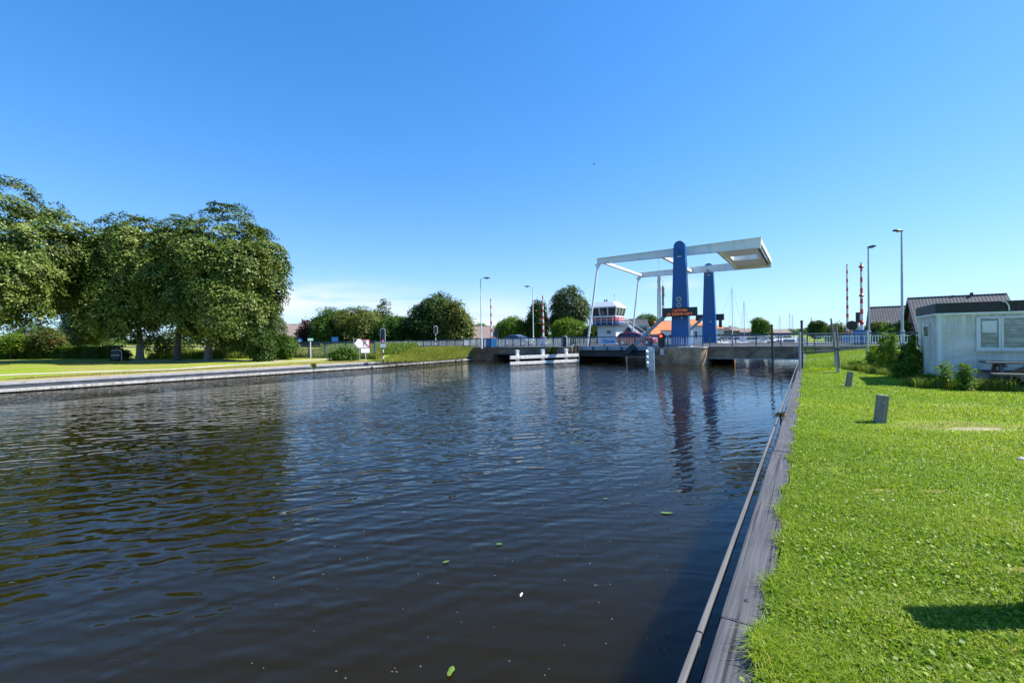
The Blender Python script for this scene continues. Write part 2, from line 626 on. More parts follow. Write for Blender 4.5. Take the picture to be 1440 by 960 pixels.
def thing(name, label, cat, loc, rz=0.0, group=None):
    o = bpy.data.objects.new(name, None)
    o.empty_display_size = 0.3
    COL.objects.link(o)
    o.location = loc
    o.rotation_euler = (0, 0, rz)
    return tag(o, label, cat, group)


def struct(name, mb, mat, label, cat='ground', smooth=False, kind='structure'):
    o = build(name, mb, mat, smooth=smooth)
    return tag(o, label, cat, None, kind)


KIDS = None


def copy_tree(o, parent=None):
    c = o.copy()
    COL.objects.link(c)
    if parent is not None:
        c.parent = parent
    for ch in [x for x in COL.objects if x.parent is o]:
        copy_tree(ch, c)
    return c


# ------------------------------------------------------------------ foliage generator
def unit(v):
    return v / (np.linalg.norm(v, axis=1, keepdims=True) + 1e-9)


def leaf_quads(c, n, size, aspect=0.6, rng=RNG, tangent=None):
    k = len(c)
    r = rng.normal(size=(k, 3)) if tangent is None else tangent + rng.normal(size=(k, 3)) * 0.25
    t = unit(np.cross(np.cross(n, r), n))
    b = np.cross(n, t)
    L = size[:, None] * 0.5
    w = L * aspect
    v = np.stack([c - t * L, c + b * w, c + t * L, c - b * w], axis=1).reshape(-1, 3)
    f = np.arange(4 * k).reshape(-1, 4)
    return v, f


def crown(blobs, n_clump, per, clump_r, leaf, rng, flat=0.4, shell=0.75, droop=0.3, up=0.5, rag=0.14, zmin=None, bract=0.0, face=None, core=0.0, jit=0.36):
    """leaf clumps spread through the union of ellipsoids (cx,cy,cz,rx,ry,rz)"""
    B = np.array(blobs, float)
    wts = (B[:, 3] * B[:, 4] + B[:, 4] * B[:, 5] + B[:, 3] * B[:, 5])
    wts = wts / wts.sum()
    cen, nor = [], []
    waves = rng.normal(size=(6, 3)) * 2.2
    ph = rng.uniform(0, 6.28, 6)
    need = n_clump
    while need > 0:
        k = need * 2 + 20
        bi = rng.choice(len(B), k, p=wts)
        d = unit(rng.normal(size=(k, 3)))
        rr = np.where(rng.random(k) < shell, 1 - np.abs(rng.normal(0, 0.10, k)), rng.random(k) ** 0.45)
        if core:
            rr = np.where(rng.random(k) < core, rng.uniform(0.45, 0.86, k), 0.95 + rng.normal(0, 0.05, k))
        rr = rr * (1 + rag * np.sin(d @ waves.T + ph).mean(axis=1) * 1.7)
        p = B[bi, :3] + d * B[bi, 3:] * rr[:, None]
        inside = np.zeros(k)
        for q in B:
            e = np.sum(((p - q[:3]) / q[3:]) ** 2, axis=1)
            inside = np.maximum(inside, (e < 0.38).astype(float))
        ok = (inside < 0.5) | (rng.random(k) < 0.18)
        if zmin is not None:
            ok &= p[:, 2] > zmin
        if face is not None:
            ok &= (p[:, :2] - B[bi, :2]) @ np.array(face) > -0.35 * B[bi, 3]
        p, d = p[ok], d[ok]
        cen.append(p[:need])
        nor.append(unit(d[:need] / np.ones(3) + np.array([0, 0, up * 1.6])))
        need -= len(p[:need])
    cen, nor = np.concatenate(cen), np.concatenate(nor)
    k = len(cen)
    cs = clump_r * rng.uniform(0.6, 1.35, k)
    a = unit(np.cross(nor, rng.normal(size=(k, 3))))
    b = np.cross(nor, a)
    tone_c = rng.normal(0.45, 0.20, k)
    ii = np.repeat(np.arange(k), per)
    m = len(ii)
    rad = np.sqrt(rng.random(m)) * rng.choice([1, 1, 1.25], m)
    an = rng.uniform(0, 6.283, m)
    off = (a[ii] * np.cos(an)[:, None] + b[ii] * np.sin(an)[:, None]) * (rad * cs[ii])[:, None]
    hgt = rng.normal(0, 1, m) * flat * cs[ii] * 0.5
    p = cen[ii] + off + nor[ii] * hgt[:, None]
    p[:, 2] -= droop * rad ** 2 * cs[ii]
    ln = unit(nor[ii] + rng.normal(size=(m, 3)) * jit)
    size = leaf * rng.uniform(0.65, 1.35, m)
    v, f = leaf_quads(p, ln, size, 0.62, rng)
    tone = np.clip(tone_c[ii] + rng.normal(0, 0.14, m), 0, 0.84)
    if bract > 0:
        br = rng.random(m) < bract * np.clip(2.2 * rad - 0.9, 0, 1.5)
        tone = np.where(br, rng.uniform(0.86, 1.0, m), np.minimum(tone, 0.82))
    return v, f, tone


def trunk_mb(height, r0, limbs, rng, lean=(0, 0)):
    mb = MB()
    pts, rads = [], []
    for i in range(6):
        u = i / 5
        pts.append((lean[0] * u + rng.normal(0, r0 * 0.15) * (i > 0), lean[1] * u + rng.normal(0, r0 * 0.15) * (i > 0), height * u - (0.3 if i == 0 else 0)))
        rads.append(r0 * (1.35 if i == 0 else 1 - 0.55 * u))
    mb.tube(pts, rads, 10)
    for (tx, ty, tz, at_u, rr) in limbs:
        p0 = Vector((lean[0] * at_u, lean[1] * at_u, height * at_u))
        p3 = Vector((tx, ty, tz))
        mid1 = p0.lerp(p3, 0.35) + Vector((0, 0, 0.10 * (p3 - p0).length))
        mid2 = p0.lerp(p3, 0.7) + Vector((rng.normal(0, .15), rng.normal(0, .15), 0.08 * (p3 - p0).length))
        mb.tube([p0, mid1, mid2, p3], [rr, rr * 0.75, rr * 0.5, rr * 0.15], 6)
    return mb


def make_tree(name, label, base, H, Wd, bottom, leafmat, seed, n_clump=250, per=40, clump_r=0.9, leaf=0.30, shape='dome', group=None, barkmat=None,
              trunk_r=None, cat='tree', off=(0, 0), flat=0.4, bract=0.0, droop=0.3, rag=0.14, lumps=8, extra=None, lean=(0, 0), shell=0.75, up=0.5, core=0.0, jit=0.36):
    """H total height, Wd crown width, bottom = height where the crown starts; off = crown offset from the trunk"""
    rng = np.random.default_rng(seed)
    root = thing(name, label, cat, base, 0, group)
    rw, rh = Wd / 2, (H - bottom) / 2
    cx, cy, cz = off[0], off[1], bottom + rh
    blobs = []
    if shape == 'dome':
        blobs.append((cx, cy, cz, rw * 0.80, rw * 0.80, rh * 0.92))
        for i in range(lumps):
            an = i * 2.399 + rng.uniform(0, .5)
            zz = rng.uniform(-0.75, 0.72)
            rr = math.sqrt(max(0.05, 1 - (zz * 0.85) ** 2)) * 0.58
            k = rng.uniform(0.34, 0.48)
            blobs.append((cx + math.cos(an) * rr * rw, cy + math.sin(an) * rr * rw, cz + zz * rh * 0.72, rw * k, rw * k, rh * k * 0.85))
    elif shape == 'cone':
        for i in range(7):
            u = i / 6
            blobs.append((cx + rng.normal(0, rw * 0.06), cy + rng.normal(0, rw * 0.06), bottom + (H - bottom) * (0.10 + 0.80 * u), rw * (1.0 - 0.82 * u), rw * (1.0 - 0.82 * u), (H - bottom) * 0.15))
    elif shape == 'column':
        for i in range(6):
            u = i / 5
            k = 0.75 + 0.3 * math.sin(math.pi * (0.15 + 0.8 * u))
            blobs.append((cx + rng.normal(0, rw * 0.12), cy, bottom + (H - bottom) * (0.1 + 0.8 * u), rw * k * (1 if u < 0.8 else 0.6), rw * k * (1 if u < .8 else .6), (H - bottom) * 0.16))
    elif shape == 'bush':
        for i in range(lumps):
            an = i * 2.399
            rr = 0.55 * math.sqrt((i + 0.3) / lumps)
            k = rng.uniform(0.38, 0.6)
            blobs.append((cx + math.cos(an) * rr * rw * 1.3, cy + math.sin(an) * rr * rw, bottom + rh * (0.75 + rng.uniform(-.25, .45)), rw * k, rw * k, rh * rng.uniform(0.6, 0.85)))
    if extra:
        blobs += extra
    v, f, tone = crown(blobs, n_clump, per, clump_r, leaf, rng, flat=flat, bract=bract, droop=droop, rag=rag, shell=shell, up=up, zmin=0.05, core=core, jit=jit)
    np_mesh('crown' if cat == 'tree' else 'foliage', v, f, leafmat, tone, root)
    tr = trunk_r or max(0.04, H * 0.022)
    limbs = [(b[0], b[1], b[2], rng.uniform(0.55, 0.95), tr * 0.45) for b in blobs[1:9]]
    tb = trunk_mb(max(bottom + rh * 0.9, H * 0.35), tr, limbs, rng, lean if lean != (0, 0) else (off[0] * 0.6, off[1] * 0.6))
    build('trunk' if cat == 'tree' else 'stem', tb, barkmat or MT['bark'], root, smooth=True)
    return root


def tree_px(name, label, Y, x0, x1, ytop, ybot, leafmat, seed, base_px=None, **kw):
    """tree at depth Y whose crown fills the picture columns x0..x1 and rows ytop..ybot"""
    bp = base_px if base_px is not None else (x0 + x1) / 2
    base = onground(bp, Y)
    top = at((x0 + x1) / 2, ytop, Y)
    bot = at((x0 + x1) / 2, ybot, Y)
    Wd = (x1 - x0) / F * Y
    off = (at((x0 + x1) / 2, 470, Y).x - base.x, 0)
    return make_tree(name, label, base, top.z - base.z, Wd, max(0.05, bot.z - base.z), leafmat, seed, off=off, **kw)


# ------------------------------------------------------------------ setting: ground, water, road
def make_ground_mat():
    m, nt, out = new_mat('meadow')
    g = N(nt)
    pos = g.n('ShaderNodeNewGeometry').outputs['Position']
    n_big = g.noise(pos, 0.16, 5, 0.6)
    n_mid = g.noise(pos, 1.1, 5, 0.65)
    n_fine = g.noise(pos, 26, 4, 0.7)
    n_tuft = g.noise(pos, 7.0, 4, 0.7)
    f = g.math('ADD', g.math('MULTIPLY', n_mid, 0.45), g.math('MULTIPLY', n_fine, 0.35))
    f = g.math('ADD', f, g.math('MULTIPLY', n_tuft, 0.2))
    green = g.ramp(f, [(0.34, (0.125, 0.195, 0.012)), (0.5, (0.215, 0.295, 0.020)), (0.66, (0.32, 0.38, 0.040))])
    dry = g.ramp(f, [(0.35, (0.22, 0.215, 0.045)), (0.65, (0.38, 0.33, 0.10))])
    # the far bank's lawn is drier than the near one
    sx = g.n('ShaderNodeSeparateXYZ')
    g.l(pos, sx.inputs[0])
    s_ = g.math('SUBTRACT', g.math('MULTIPLY', sx.outputs[0], CA), g.math('MULTIPLY', sx.outputs[1], SA))
    far = g.math('LESS_THAN', s_, -20.0)
    db = g.math('ADD', n_big, g.math('MULTIPLY', far, 0.13))
    dm = g.ramp(db, [(0.54, (0, 0, 0)), (0.72, (0.85, 0.85, 0.85))])
    colr = g.mix(dm, green, dry)
    # bare sandy scrapes worn into the lawn: (centre, radii, colour)
    for (px, py, rx, ry, cc, amt) in SCRAPES:
        p = ground(px, py)
        sub = g.n('ShaderNodeVectorMath', operation='SUBTRACT')
        g.l(pos, sub.inputs[0])
        sub.inputs[1].default_value = p
        mul = g.n('ShaderNodeVectorMath', operation='MULTIPLY')
        g.l(sub.outputs[0], mul.inputs[0])
        mul.inputs[1].default_value = (1 / rx, 1 / ry, 0)
        ln = g.n('ShaderNodeVectorMath', operation='LENGTH')
        g.l(mul.outputs[0], ln.inputs[0])
        d = g.math('ADD', ln.outputs['Value'], g.math('MULTIPLY', g.math('SUBTRACT', n_tuft, 0.5), 1.6))
        k = g.ramp(d, [(0.55, (amt, amt, amt)), (1.05, (0, 0, 0))])
        colr = g.mix(k, colr, cc)
    h = g.math('ADD', g.math('MULTIPLY', n_fine, 0.6), g.math('MULTIPLY', n_tuft, 1.2))
    nrm = g.bump(h, 0.8, 0.05)
    g.l(g.bsdf(colr, 0.9, 0, 0.15, nrm).outputs[0], out.inputs[0])
    return m


SCRAPES = [(1372, 603, 0.55, 0.16, (0.62, 0.54, 0.42), 1.0), (1345, 599, 1.3, 0.5, (0.22, 0.19, 0.07), 0.7),
           (1240, 691, 0.14, 0.055, (0.26, 0.17, 0.09), 0.9), (1312, 690, 0.13, 0.05, (0.26, 0.17, 0.09), 0.8),
           (1338, 543, 0.9, 0.45, (0.42, 0.30, 0.17), 0.9), (1300, 533, 0.9, 0.4, (0.36, 0.30, 0.18), 0.7),
           (1425, 545, 1.4, 0.35, (0.34, 0.25, 0.12), 0.8), (1340, 570, 0.8, 0.3, (0.28, 0.25, 0.09), 0.5),
           (1435, 804, 0.16, 0.05, (0.28, 0.17, 0.08), 0.8)]


def make_ground():
    ts = [-400, -200, -100, -60, -40, -25, -15] + [x * 1.0 for x in range(-10, 44)] + [43.6, 44.2, 44.74, 44.85, 47, 50, 53, 57, 60, 62, 62.9] + list(range(63, 77)) + \
         [80, 90, 105, 125, 150, 180, 220, 260, 300, 340, 380, 416, 421, 470, 600, 900, 1500, 3000, 6000]
    ql = [-6000, -2500, -1000, -500, -250, -150, -100, -75, -60, -50, -42, -36, -30, -25, -20, -16, -12, -9, -6, -4, -2.5, -1.2, -0.5, 0]
    qr = [0, 0.4, 0.8, 1.3, 2, 2.8, 3.6, 4.5, 5.5, 6.5, 8, 10, 13, 17, 22, 30, 45, 70, 110, 170, 260, 500, 1000, 2500, 6000]
    vs, fs = [], []
    nc = len(ql) + 2 + len(qr)
    for t in ts:
        sl = sL(t)
        closed = t > 418
        for q in ql:
            vs.append(W(sl + q, t, gz(sl + q, t)))
        vs.append(W(sl + 0.01, t, 0.8 if closed else -2.2))
        vs.append(W(SR - 0.01, t, 0.8 if closed else -2.2))
        for q in qr:
            vs.append(W(SR + q, t, gz(SR + q, t)))
    for i in range(len(ts) - 1):
        for j in range(nc - 1):
            a = i * nc + j
            fs.append((a, a + 1, a + nc + 1, a + nc))
    mb = MB()
    mb.add(vs, fs)
    o = struct('ground', mb, make_ground_mat(), 'green lawn and land on both sides of the canal', 'ground', smooth=False)
    return o


def make_water():
    m, nt, out = new_mat('canal_water')
    g = N(nt)
    pos = g.n('ShaderNodeNewGeometry').outputs['Position']
    # wind ripples: several trains of short waves whose crests bend and break up, calmer in the lee of the quay
    sx = g.n('ShaderNodeSeparateXYZ')
    g.l(pos, sx.inputs[0])
    off = g.math('SUBTRACT', g.math('MULTIPLY', sx.outputs[1], SA), g.math('MULTIPLY', sx.outputs[0], CA))   # metres from the quay
    lee = g.math('MULTIPLY_ADD', g.math('DIVIDE', off, 7.0, clamp=True), 0.75, 0.25)
    calm = g.noise(g.mapping(pos, (0.07, 0.10, 1), (0, 0, R(-20))), 1.0, 3, 0.5)
    amp = g.math('MULTIPLY', g.math('MAXIMUM', g.math('MULTIPLY_ADD', calm, 2.4, -0.25), 0.30), lee)
    h = None
    for i, (lam, ang, am, nsc, nph) in enumerate(((0.56, 21, 0.0056, 0.6, 7.0), (0.39, 6, 0.0042, 0.9, 7.0), (0.28, 33, 0.0030, 1.3, 6.0), (0.19, -8, 0.0018, 1.9, 5.0), (1.4, 28, 0.0050, 0.3, 4.0))):
        k = 2 * math.pi / lam
        n1 = g.noise(g.mapping(pos, (1, 1, 1), (0, 0, 0), (i * 7.3, i * 3.1, 0)), nsc, 2, 0.5)
        e1 = g.noise(g.mapping(pos, (0.7, 1.3, 1), (0, 0, R(-ang)), (i * 11.7, 5.0 + i, 0)), nsc * 1.3, 2, 0.5)
        ph = g.math('ADD', g.math('MULTIPLY', sx.outputs[0], -math.sin(R(ang)) * k), g.math('MULTIPLY', sx.outputs[1], math.cos(R(ang)) * k))
        ph = g.math('ADD', ph, g.math('MULTIPLY', n1, nph * 2))
        env = g.math('MAXIMUM', g.math('MULTIPLY_ADD', e1, 3.6, -1.1), 0.05)
        w_ = g.math('MULTIPLY', g.math('MULTIPLY', g.math('SINE', ph), env), am)
        h = w_ if h is None else g.math('ADD', h, w_)
    w3 = g.noise(g.mapping(pos, (0.6, 1.0, 1), (0, 0, R(-30))), 7.0, 2, 0.5, 0.2)
    h = g.math('ADD', h, g.math('MULTIPLY', w3, 0.0025))
    h = g.math('MULTIPLY', h, amp)
    nrm = g.bump(h, 1.0, 1.0)
    p = g.bsdf((0.0125, 0.0096, 0.0014), 0.012, 0, 0.38, nrm)
    p.inputs['IOR'].default_value = 1.33
    p.subsurface_method = 'BURLEY'
    p.inputs['Subsurface Weight'].default_value = 1.0
    p.inputs['Subsurface Radius'].default_value = (1.0, 0.8, 0.5)
    p.inputs['Subsurface Scale'].default_value = 1.1
    g.l(p.outputs[0], out.inputs[0])
    mb = MB()
    tv = [-200, -60, 0, 20, 40, 80, 160, 300, 420.5]
    vs = []
    for t in tv:
        vs += [W(sL(t) - 0.3, t, 0), W(SR + 0.05, t, 0)]
    mb.add(vs, [(2 * i, 2 * i + 1, 2 * i + 3, 2 * i + 2) for i in range(len(tv) - 1)])
    return struct('water', mb, m, 'dark rippled canal water', 'water')


def strip(name, pts, width, z_off, mat, label, cat, kind='structure', n=60):
    """sheet that follows the ground along a polyline given in (s,t)"""
    pts = [Vector((a, b, 0)) for a, b in pts]
    fine = []
    for i in range(len(pts) - 1):
        k = max(2, int((pts[i + 1] - pts[i]).length / 0.8))
        fine += [pts[i].lerp(pts[i + 1], j / k) for j in range(k)]
    fine.append(pts[-1])
    vs, fs = [], []
    for i, p in enumerate(fine):
        d = (fine[min(i + 1, len(fine) - 1)] - fine[max(i - 1, 0)]).normalized()
        nrm = Vector((-d.y, d.x, 0))
        wv = width * (1 + 0.10 * math.sin(i * 0.9) + 0.07 * math.sin(i * 2.3))
        for k in (-0.5, -0.17, 0.17, 0.5):
            q = p + nrm * wv * k
            vs.append(W(q.x, q.y, gz(q.x, q.y) + z_off))
    for i in range(len(fine) - 1):
        for k in range(3):
            a = i * 4 + k
            fs.append((a, a + 1, a + 5, a + 4))
    mb = MB()
    mb.add(vs, fs)
    o = struct(name, mb, mat, label, cat, kind=kind)
    return o


make_ground()
make_water()
DRYMAT = M_plain('dry_verge', (0.34, 0.28, 0.12), 0.95, var=0.22, scale=1.5, bump=0.5, bscale=30)
strip('verge', [(sL(t) - 1.6, t) for t in range(-20, 34, 3)], 1.8, 0.012, DRYMAT, 'dry yellow verge beside the far quay wall', 'verge')
pa = [ground(*q) for q in ((-60, 531.5), (0, 527.5), (120, 523), (240, 519.5), (330, 513), (400, 508.5), (470, 504.6), (505, 503.5))]
strip('path', [ST(p) for p in pa], 1.5, 0.016, MT['path'], 'pale footpath along the far bank', 'path')
pb = [ground(*q) for q in ((185, 508.5), (240, 508.2), (300, 507.6), (350, 507.8), (400, 507.2))]
strip('path', [ST(p) for p in pb], 1.3, 0.022, MT['path'], 'pale side path below the lime trees', 'path')

DECK = 1.65
# road on both approaches; the lifting span carries its own deck
rb = MB()
rb.b(-500, -21.3, 45.3, 62.2, 1.30, DECK + 0.02)
o = struct('road', rb, MT['asphalt'], 'asphalt road leading onto the bridge from the left', 'road')
o.rotation_euler = (0, 0, RZ)
rb = MB()
rb.b(-12.7, 500, 45.3, 62.2, 1.30, DECK + 0.02)
o = struct('road', rb, MT['asphalt'], 'asphalt road leading off the bridge to the right', 'road')
o.rotation_euler = (0, 0, RZ)


# ------------------------------------------------------------------ quays
def quay_right():
    root = thing('quay_wall', 'grey timber capped quay wall beside the near lawn', 'quay wall', W(0, 0, 0), RZ)
    # capping: long planks butted end to end
    y = -6.0
    i = 0
    while y < 43.5:
        L = 4.4 if y + 4.4 < 43.5 else 43.5 - y
        mb = MB()
        mb.b(-0.435, -0.19, y + 0.004, y + L - 0.004, 0.93, 1.10)
        cp = build('capping_plank', mb, MT['capwood'], root, bevel=0.018)
        for yy in (y + 0.25, y + L - 0.25):
            bt = MB()
            bt.lathe([(0.016, 1.0995), (0.018, 1.103), (0.010, 1.106)], 8, (-0.31 + 0.02 * math.sin(i * 5), yy, 0))
            build('bolt', bt, MT['darksteel'], cp, smooth=True)
        cp.location = (0.004 * math.sin(i * 2.7), 0, 0.004 * math.sin(i * 1.9 + 1))
        mb = MB()
        mb.b(-0.566, -0.532, y + 0.005, y + L - 0.005, 0.915, 0.972)
        build('waling', mb, MT['railwood'], root, bevel=0.008)
        y += L
        i += 1
    mb = MB()
    prof = []
    y = -6.0
    k = 0
    while y < 43.5:
        x = -0.42 if k % 2 else -0.48
        prof += [(x, y), (x, y + 0.22)]
        y += 0.28
        k += 1
    pts = prof
    vs, fs = [], []
    for (x, y) in pts:
        vs += [(x, y, -1.5), (x, y, 0.928)]
    fs = [(2 * i, 2 * i + 2, 2 * i + 3, 2 * i + 1) for i in range(len(pts) - 1)]
    mb.add(vs, fs)
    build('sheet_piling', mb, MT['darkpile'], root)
    return root


quay_right()


def quay_left():
    root = thing('quay_wall', 'low quay wall with pale coping and lower ledge along the far bank', 'quay wall', W(0, 0, 0), RZ)
    ts = [-40, -20, 0, 8, 14, 21.2, 25, 28, 30, 34, 38, 42, 44.4]
    cap, ledge, face, pile = MB(), MB(), MB(), MB()

    def seg(mb, x0, x1, z0, z1):
        vs, fs = [], []
        for t in ts:
            a = sL(t)
            vs += [(a + x0, t, z0), (a + x1, t, z0), (a + x1, t, z1), (a + x0, t, z1)]
        n = len(ts)
        for i in range(n - 1):
            for k in range(4):
                k2 = (k + 1) % 4
                fs.append((4 * i + k, 4 * i + k2, 4 * i + 4 + k2, 4 * i + 4 + k))
        fs += [(0, 1, 2, 3), (4 * n - 1, 4 * n - 2, 4 * n - 3, 4 * n - 4)]
        mb.add(vs, fs)
    seg(cap, -0.40, 0.06, 0.46, 0.60)
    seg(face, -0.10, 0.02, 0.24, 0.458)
    seg(ledge, -0.02, 0.34, 0.08, 0.237)
    build('coping', cap, MT['cap_left'], root)
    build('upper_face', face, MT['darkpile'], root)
    build('ledge', ledge, MT['ledge'], root)
    t = -40.0
    vs = []
    k = 0
    while t < 44.3:
        x = 0.10 if k % 2 else 0.20
        vs += [(sL(t) + x, t), (sL(t + .3) + x, t + 0.30)]
        t += 0.36
        k += 1
    v2, f2 = [], []
    for x, y in vs:
        v2 += [(x, y, -1.2), (x, y, 0.078)]
    f2 = [(2 * i, 2 * i + 2, 2 * i + 3, 2 * i + 1) for i in range(len(vs) - 1)]
    pile.add(v2, f2)
    build('timber_piling', pile, MT['pile'], root)
    return root


quay_left()

# ------------------------------------------------------------------ drawbridge
TN, TF = 45.25, 61.5           # near and far tower (along the canal)
BN, BF = 46.35, 60.4           # near and far balance beam


def drawbridge():
    root = thing('drawbridge', 'blue towered drawbridge with white balance beams over the canal', 'drawbridge', W(0, 0, 0), RZ)
    zb = DECK
    for (sx, ty, side) in ((-10.22, TN, -1), (-10.42, TF, 1)):
        poly = []
        hw0, hw1 = 0.84, 0.52
        zc = 11.15
        poly += [(-hw0, zb - 0.02), (hw0, zb - 0.02)]
        for i in range(13):
            an = math.pi * i / 12
            poly.append((hw1 * math.cos(an), zc + hw1 * math.sin(an)))
        mb = MB()
        n = len(poly)
        vs = []
        for y0, y1 in ((-0.46, -0.34), (0.46, 0.34)):
            for x, z in poly:
                u = (z - zb) / 10
                vs.append((sx + x, ty + y0 + (y1 - y0) * u, z))
        fs = [tuple(range(n)), tuple(range(2 * n - 1, n - 1, -1))]
        fs += [(i, i + n, (i + 1) % n + n, (i + 1) % n) for i in range(n)]
        mb.add(vs, fs)
        tw = build('tower', mb, MT['blue'], root, bevel=0.03)
        # base plinth
        b = MB()
        b.b(sx - 1.0, sx + 1.0, ty - 0.6, ty + 0.6, zb + 0.001, zb + 0.12)
        build('plinth', b, MT['concrete'], tw)
        yf = ty - 0.46
        if side < 0:
            for z in (6.12, 5.56):
                u = (z - zb) / 10
                yy = ty - 0.46 + 0.12 * u
                b = MB()
                b.lathe([(0.16, -0.07), (0.25, -0.07), (0.25, 0.03), (0.16, 0.03)], 18, (sx - 0.05, yy, z), 'y')
                lo = build('porthole', b, MT['galv'], tw, smooth=True)
                b = MB()
                b.lathe([(0.155, -0.075), (0.155, -0.02)], 18, (sx - 0.05, yy, z), 'y')
                build('pane', b, MT['glass'], lo)
        b = MB()
        zz = 10.62
        yy = ty - 0.46 + 0.12 * 0.9
        b.lathe([(0.02, -0.20), (0.13, -0.18), (0.17, -0.06), (0.30, -0.05), (0.30, 0.02)], 16, (sx + 0.04, yy, zz), 'y')
        build('pivot_cap', b, MT['blue'], tw, smooth=True)
        b = MB()
        b.b(sx - 0.16, sx + 0.20, yy - 0.05, yy + 0.02, zz - 0.50, zz - 0.42)
        build('vent_slot', b, MT['white'], tw)
        b = MB()
        b.lathe([(0.02, -0.12), (0.07, -0.10), (0.08, 0.0)], 10, (sx + 0.2, ty - 0.45 + .04, 4.35), 'y')
        build('lamp', b, MT['lampglass'], tw, smooth=True)
        for k in range(6):
            pass
    # balance beams: I-sections, deeper at the counterweight end
    for by in (BN, BF):
        mb = MB()
        x0, x1 = -19.05, -3.52
        zt0, zt1, zl0, zl1 = 11.07, 11.30, 10.56, 10.44
        web = [(x0, zl0), (x1, zl1), (x1 + 0.05, zt1), (x0, zt0)]
        mb.prism(web, by - 0.14, by + 0.14)
        mb.prism([(x0, zl0 - 0.04), (x1, zl1 - 0.04), (x1, zl1 - 0.002), (x0, zl0 - 0.002)], by - 0.24, by + 0.24)
        mb.prism([(x0, zt0 + 0.002), (x1 + .05, zt1 + 0.002), (x1 + .05, zt1 + 0.04), (x0, zt0 + 0.04)], by - 0.24, by + 0.24)
        bm_ = build('balance_beam', mb, MT['beam'], root)
        p = MB()
        p.lathe([(0.18, -0.62), (0.18, 0.62)], 14, (-10.3, by, 10.62), 'y')
        build('pivot_axle', p, MT['galv'], bm_, smooth=True)
    # cross members
    for (x, z, w, h) in ((-18.6, 10.74, 0.30, 0.26), (-12.3, 10.72, 0.28, 0.34), (-7.14, 10.80, 0.24, 0.62)):
        mb = MB()
        mb.b(x - w / 2, x + w / 2, BN + 0.145, BF - 0.145, z - h / 2, z + h / 2)
        build('cross_beam', mb, MT['beam'], root)
    # counterweight: two boxes with a lit gap between
    mid = (BN + BF) / 2
    cw = MB()
    cw.b(-7.0, -3.95, BN + 0.16, mid - 1.5, 10.72, 11.18)
    cwo = build('counterweight', cw, MT['beam'], root)
    cw = MB()
    cw.b(-7.0, -3.95, mid + 1.5, BF - 0.16, 10.72, 11.18)
    build('counterweight', cw, MT['beam'], root)
    g1 = MB()
    g1.b(-7.0, -6.75, mid - 1.498, mid + 1.498, 10.73, 11.15)
    build('counterweight_frame', g1, MT['beam'], root)
    g1 = MB()
    g1.b(-4.3, -3.95, mid - 1.498, mid + 1.498, 10.73, 11.15)
    build('counterweight_frame', g1, MT['beam'], root)
    e = MB()
    e.b(-3.74, -3.50, BN - 0.05, BF + 0.05, 10.86, 11.30)
    build('end_beam', e, MT['beam'], root, bevel=0.03)
    e = MB()
    e.b(-3.94, -3.76, BN + 0.15, BF - 0.15, 10.68, 10.84)
    build('stained_edge_strip', e, MT['stain'], root)
    # hangers
    for by in (BN, BF):
        mb = MB()
        mb.tube([(-19.0, by, 10.50), (-20.3, by - 0.35 if by == BN else by + 0.35, 1.05)], [0.105, 0.105], 10)
        hg = build('hanger', mb, MT['galv'] if False else MT['beam'], root, smooth=True)
        k = MB()
        k.prism([(-19.35, 10.52), (-18.65, 10.52), (-18.95, 10.05), (-19.12, 10.05)], by - 0.08, by + 0.08)
        build('gusset', k, MT['beam'], hg)
        k = MB()
        yb = by - 0.35 if by == BN else by + 0.35
        k.box((-20.3, yb, 1.02), (0.42, 0.30, 0.42), 0, 0, R(12))
        build('shackle', k, MT['white'], hg, bevel=0.05)
    # lifting deck
    d = MB()
    d.b(-21.2, -12.82, 45.0, 62.3, DECK - 0.12, DECK)
    dk = build('deck', d, MT['asphalt'], root)
    for y in (44.98, 62.1):
        g_ = MB()
        g_.b(-21.2, -12.82, y - 0.10, y + 0.10, DECK - 0.36, DECK + 0.035)
        build('edge_girder', g_, MT['steelgrey'], dk)
    ug = MB()
    for y in (45.6, 49.5, 53.5, 57.5, 61.5):
        ug.b(-21.1, -12.9, y - 0.16, y + 0.16, 0.62, DECK - 0.122)
    for x in (-20.6, -18, -15.5, -13.2):
        ug.b(x - 0.1, x + 0.1, 45.77, 61.33, 0.85, DECK - 0.124)
    build('underside_girder', ug, MT['darksteel'], dk)
    x = -20.6
    while x < -13:
        br = MB()
        br.b(x - 0.09, x + 0.09, 44.80, 44.878, DECK - 0.34, DECK + 0.02)
        x += 1.55
        build('post_bracket', br, MT['railblue'], dk)
    # drive struts
    for (y, dy) in ((44.72, 0), (61.9, 0)):
        mb = MB()
        mb.bar((-15.25, y, 1.16), (-10.95, y, 5.15), 0.2, 0.30)
        so = build('drive_strut', mb, MT['steelgrey'], root)
        k = MB()
        k.bar((-15.40, y, 1.02), (-14.55, y, 1.81), 0.28, 0.52)
        build('strut_shoe', k, MT['darksteel'], so)
    return root


drawbridge()


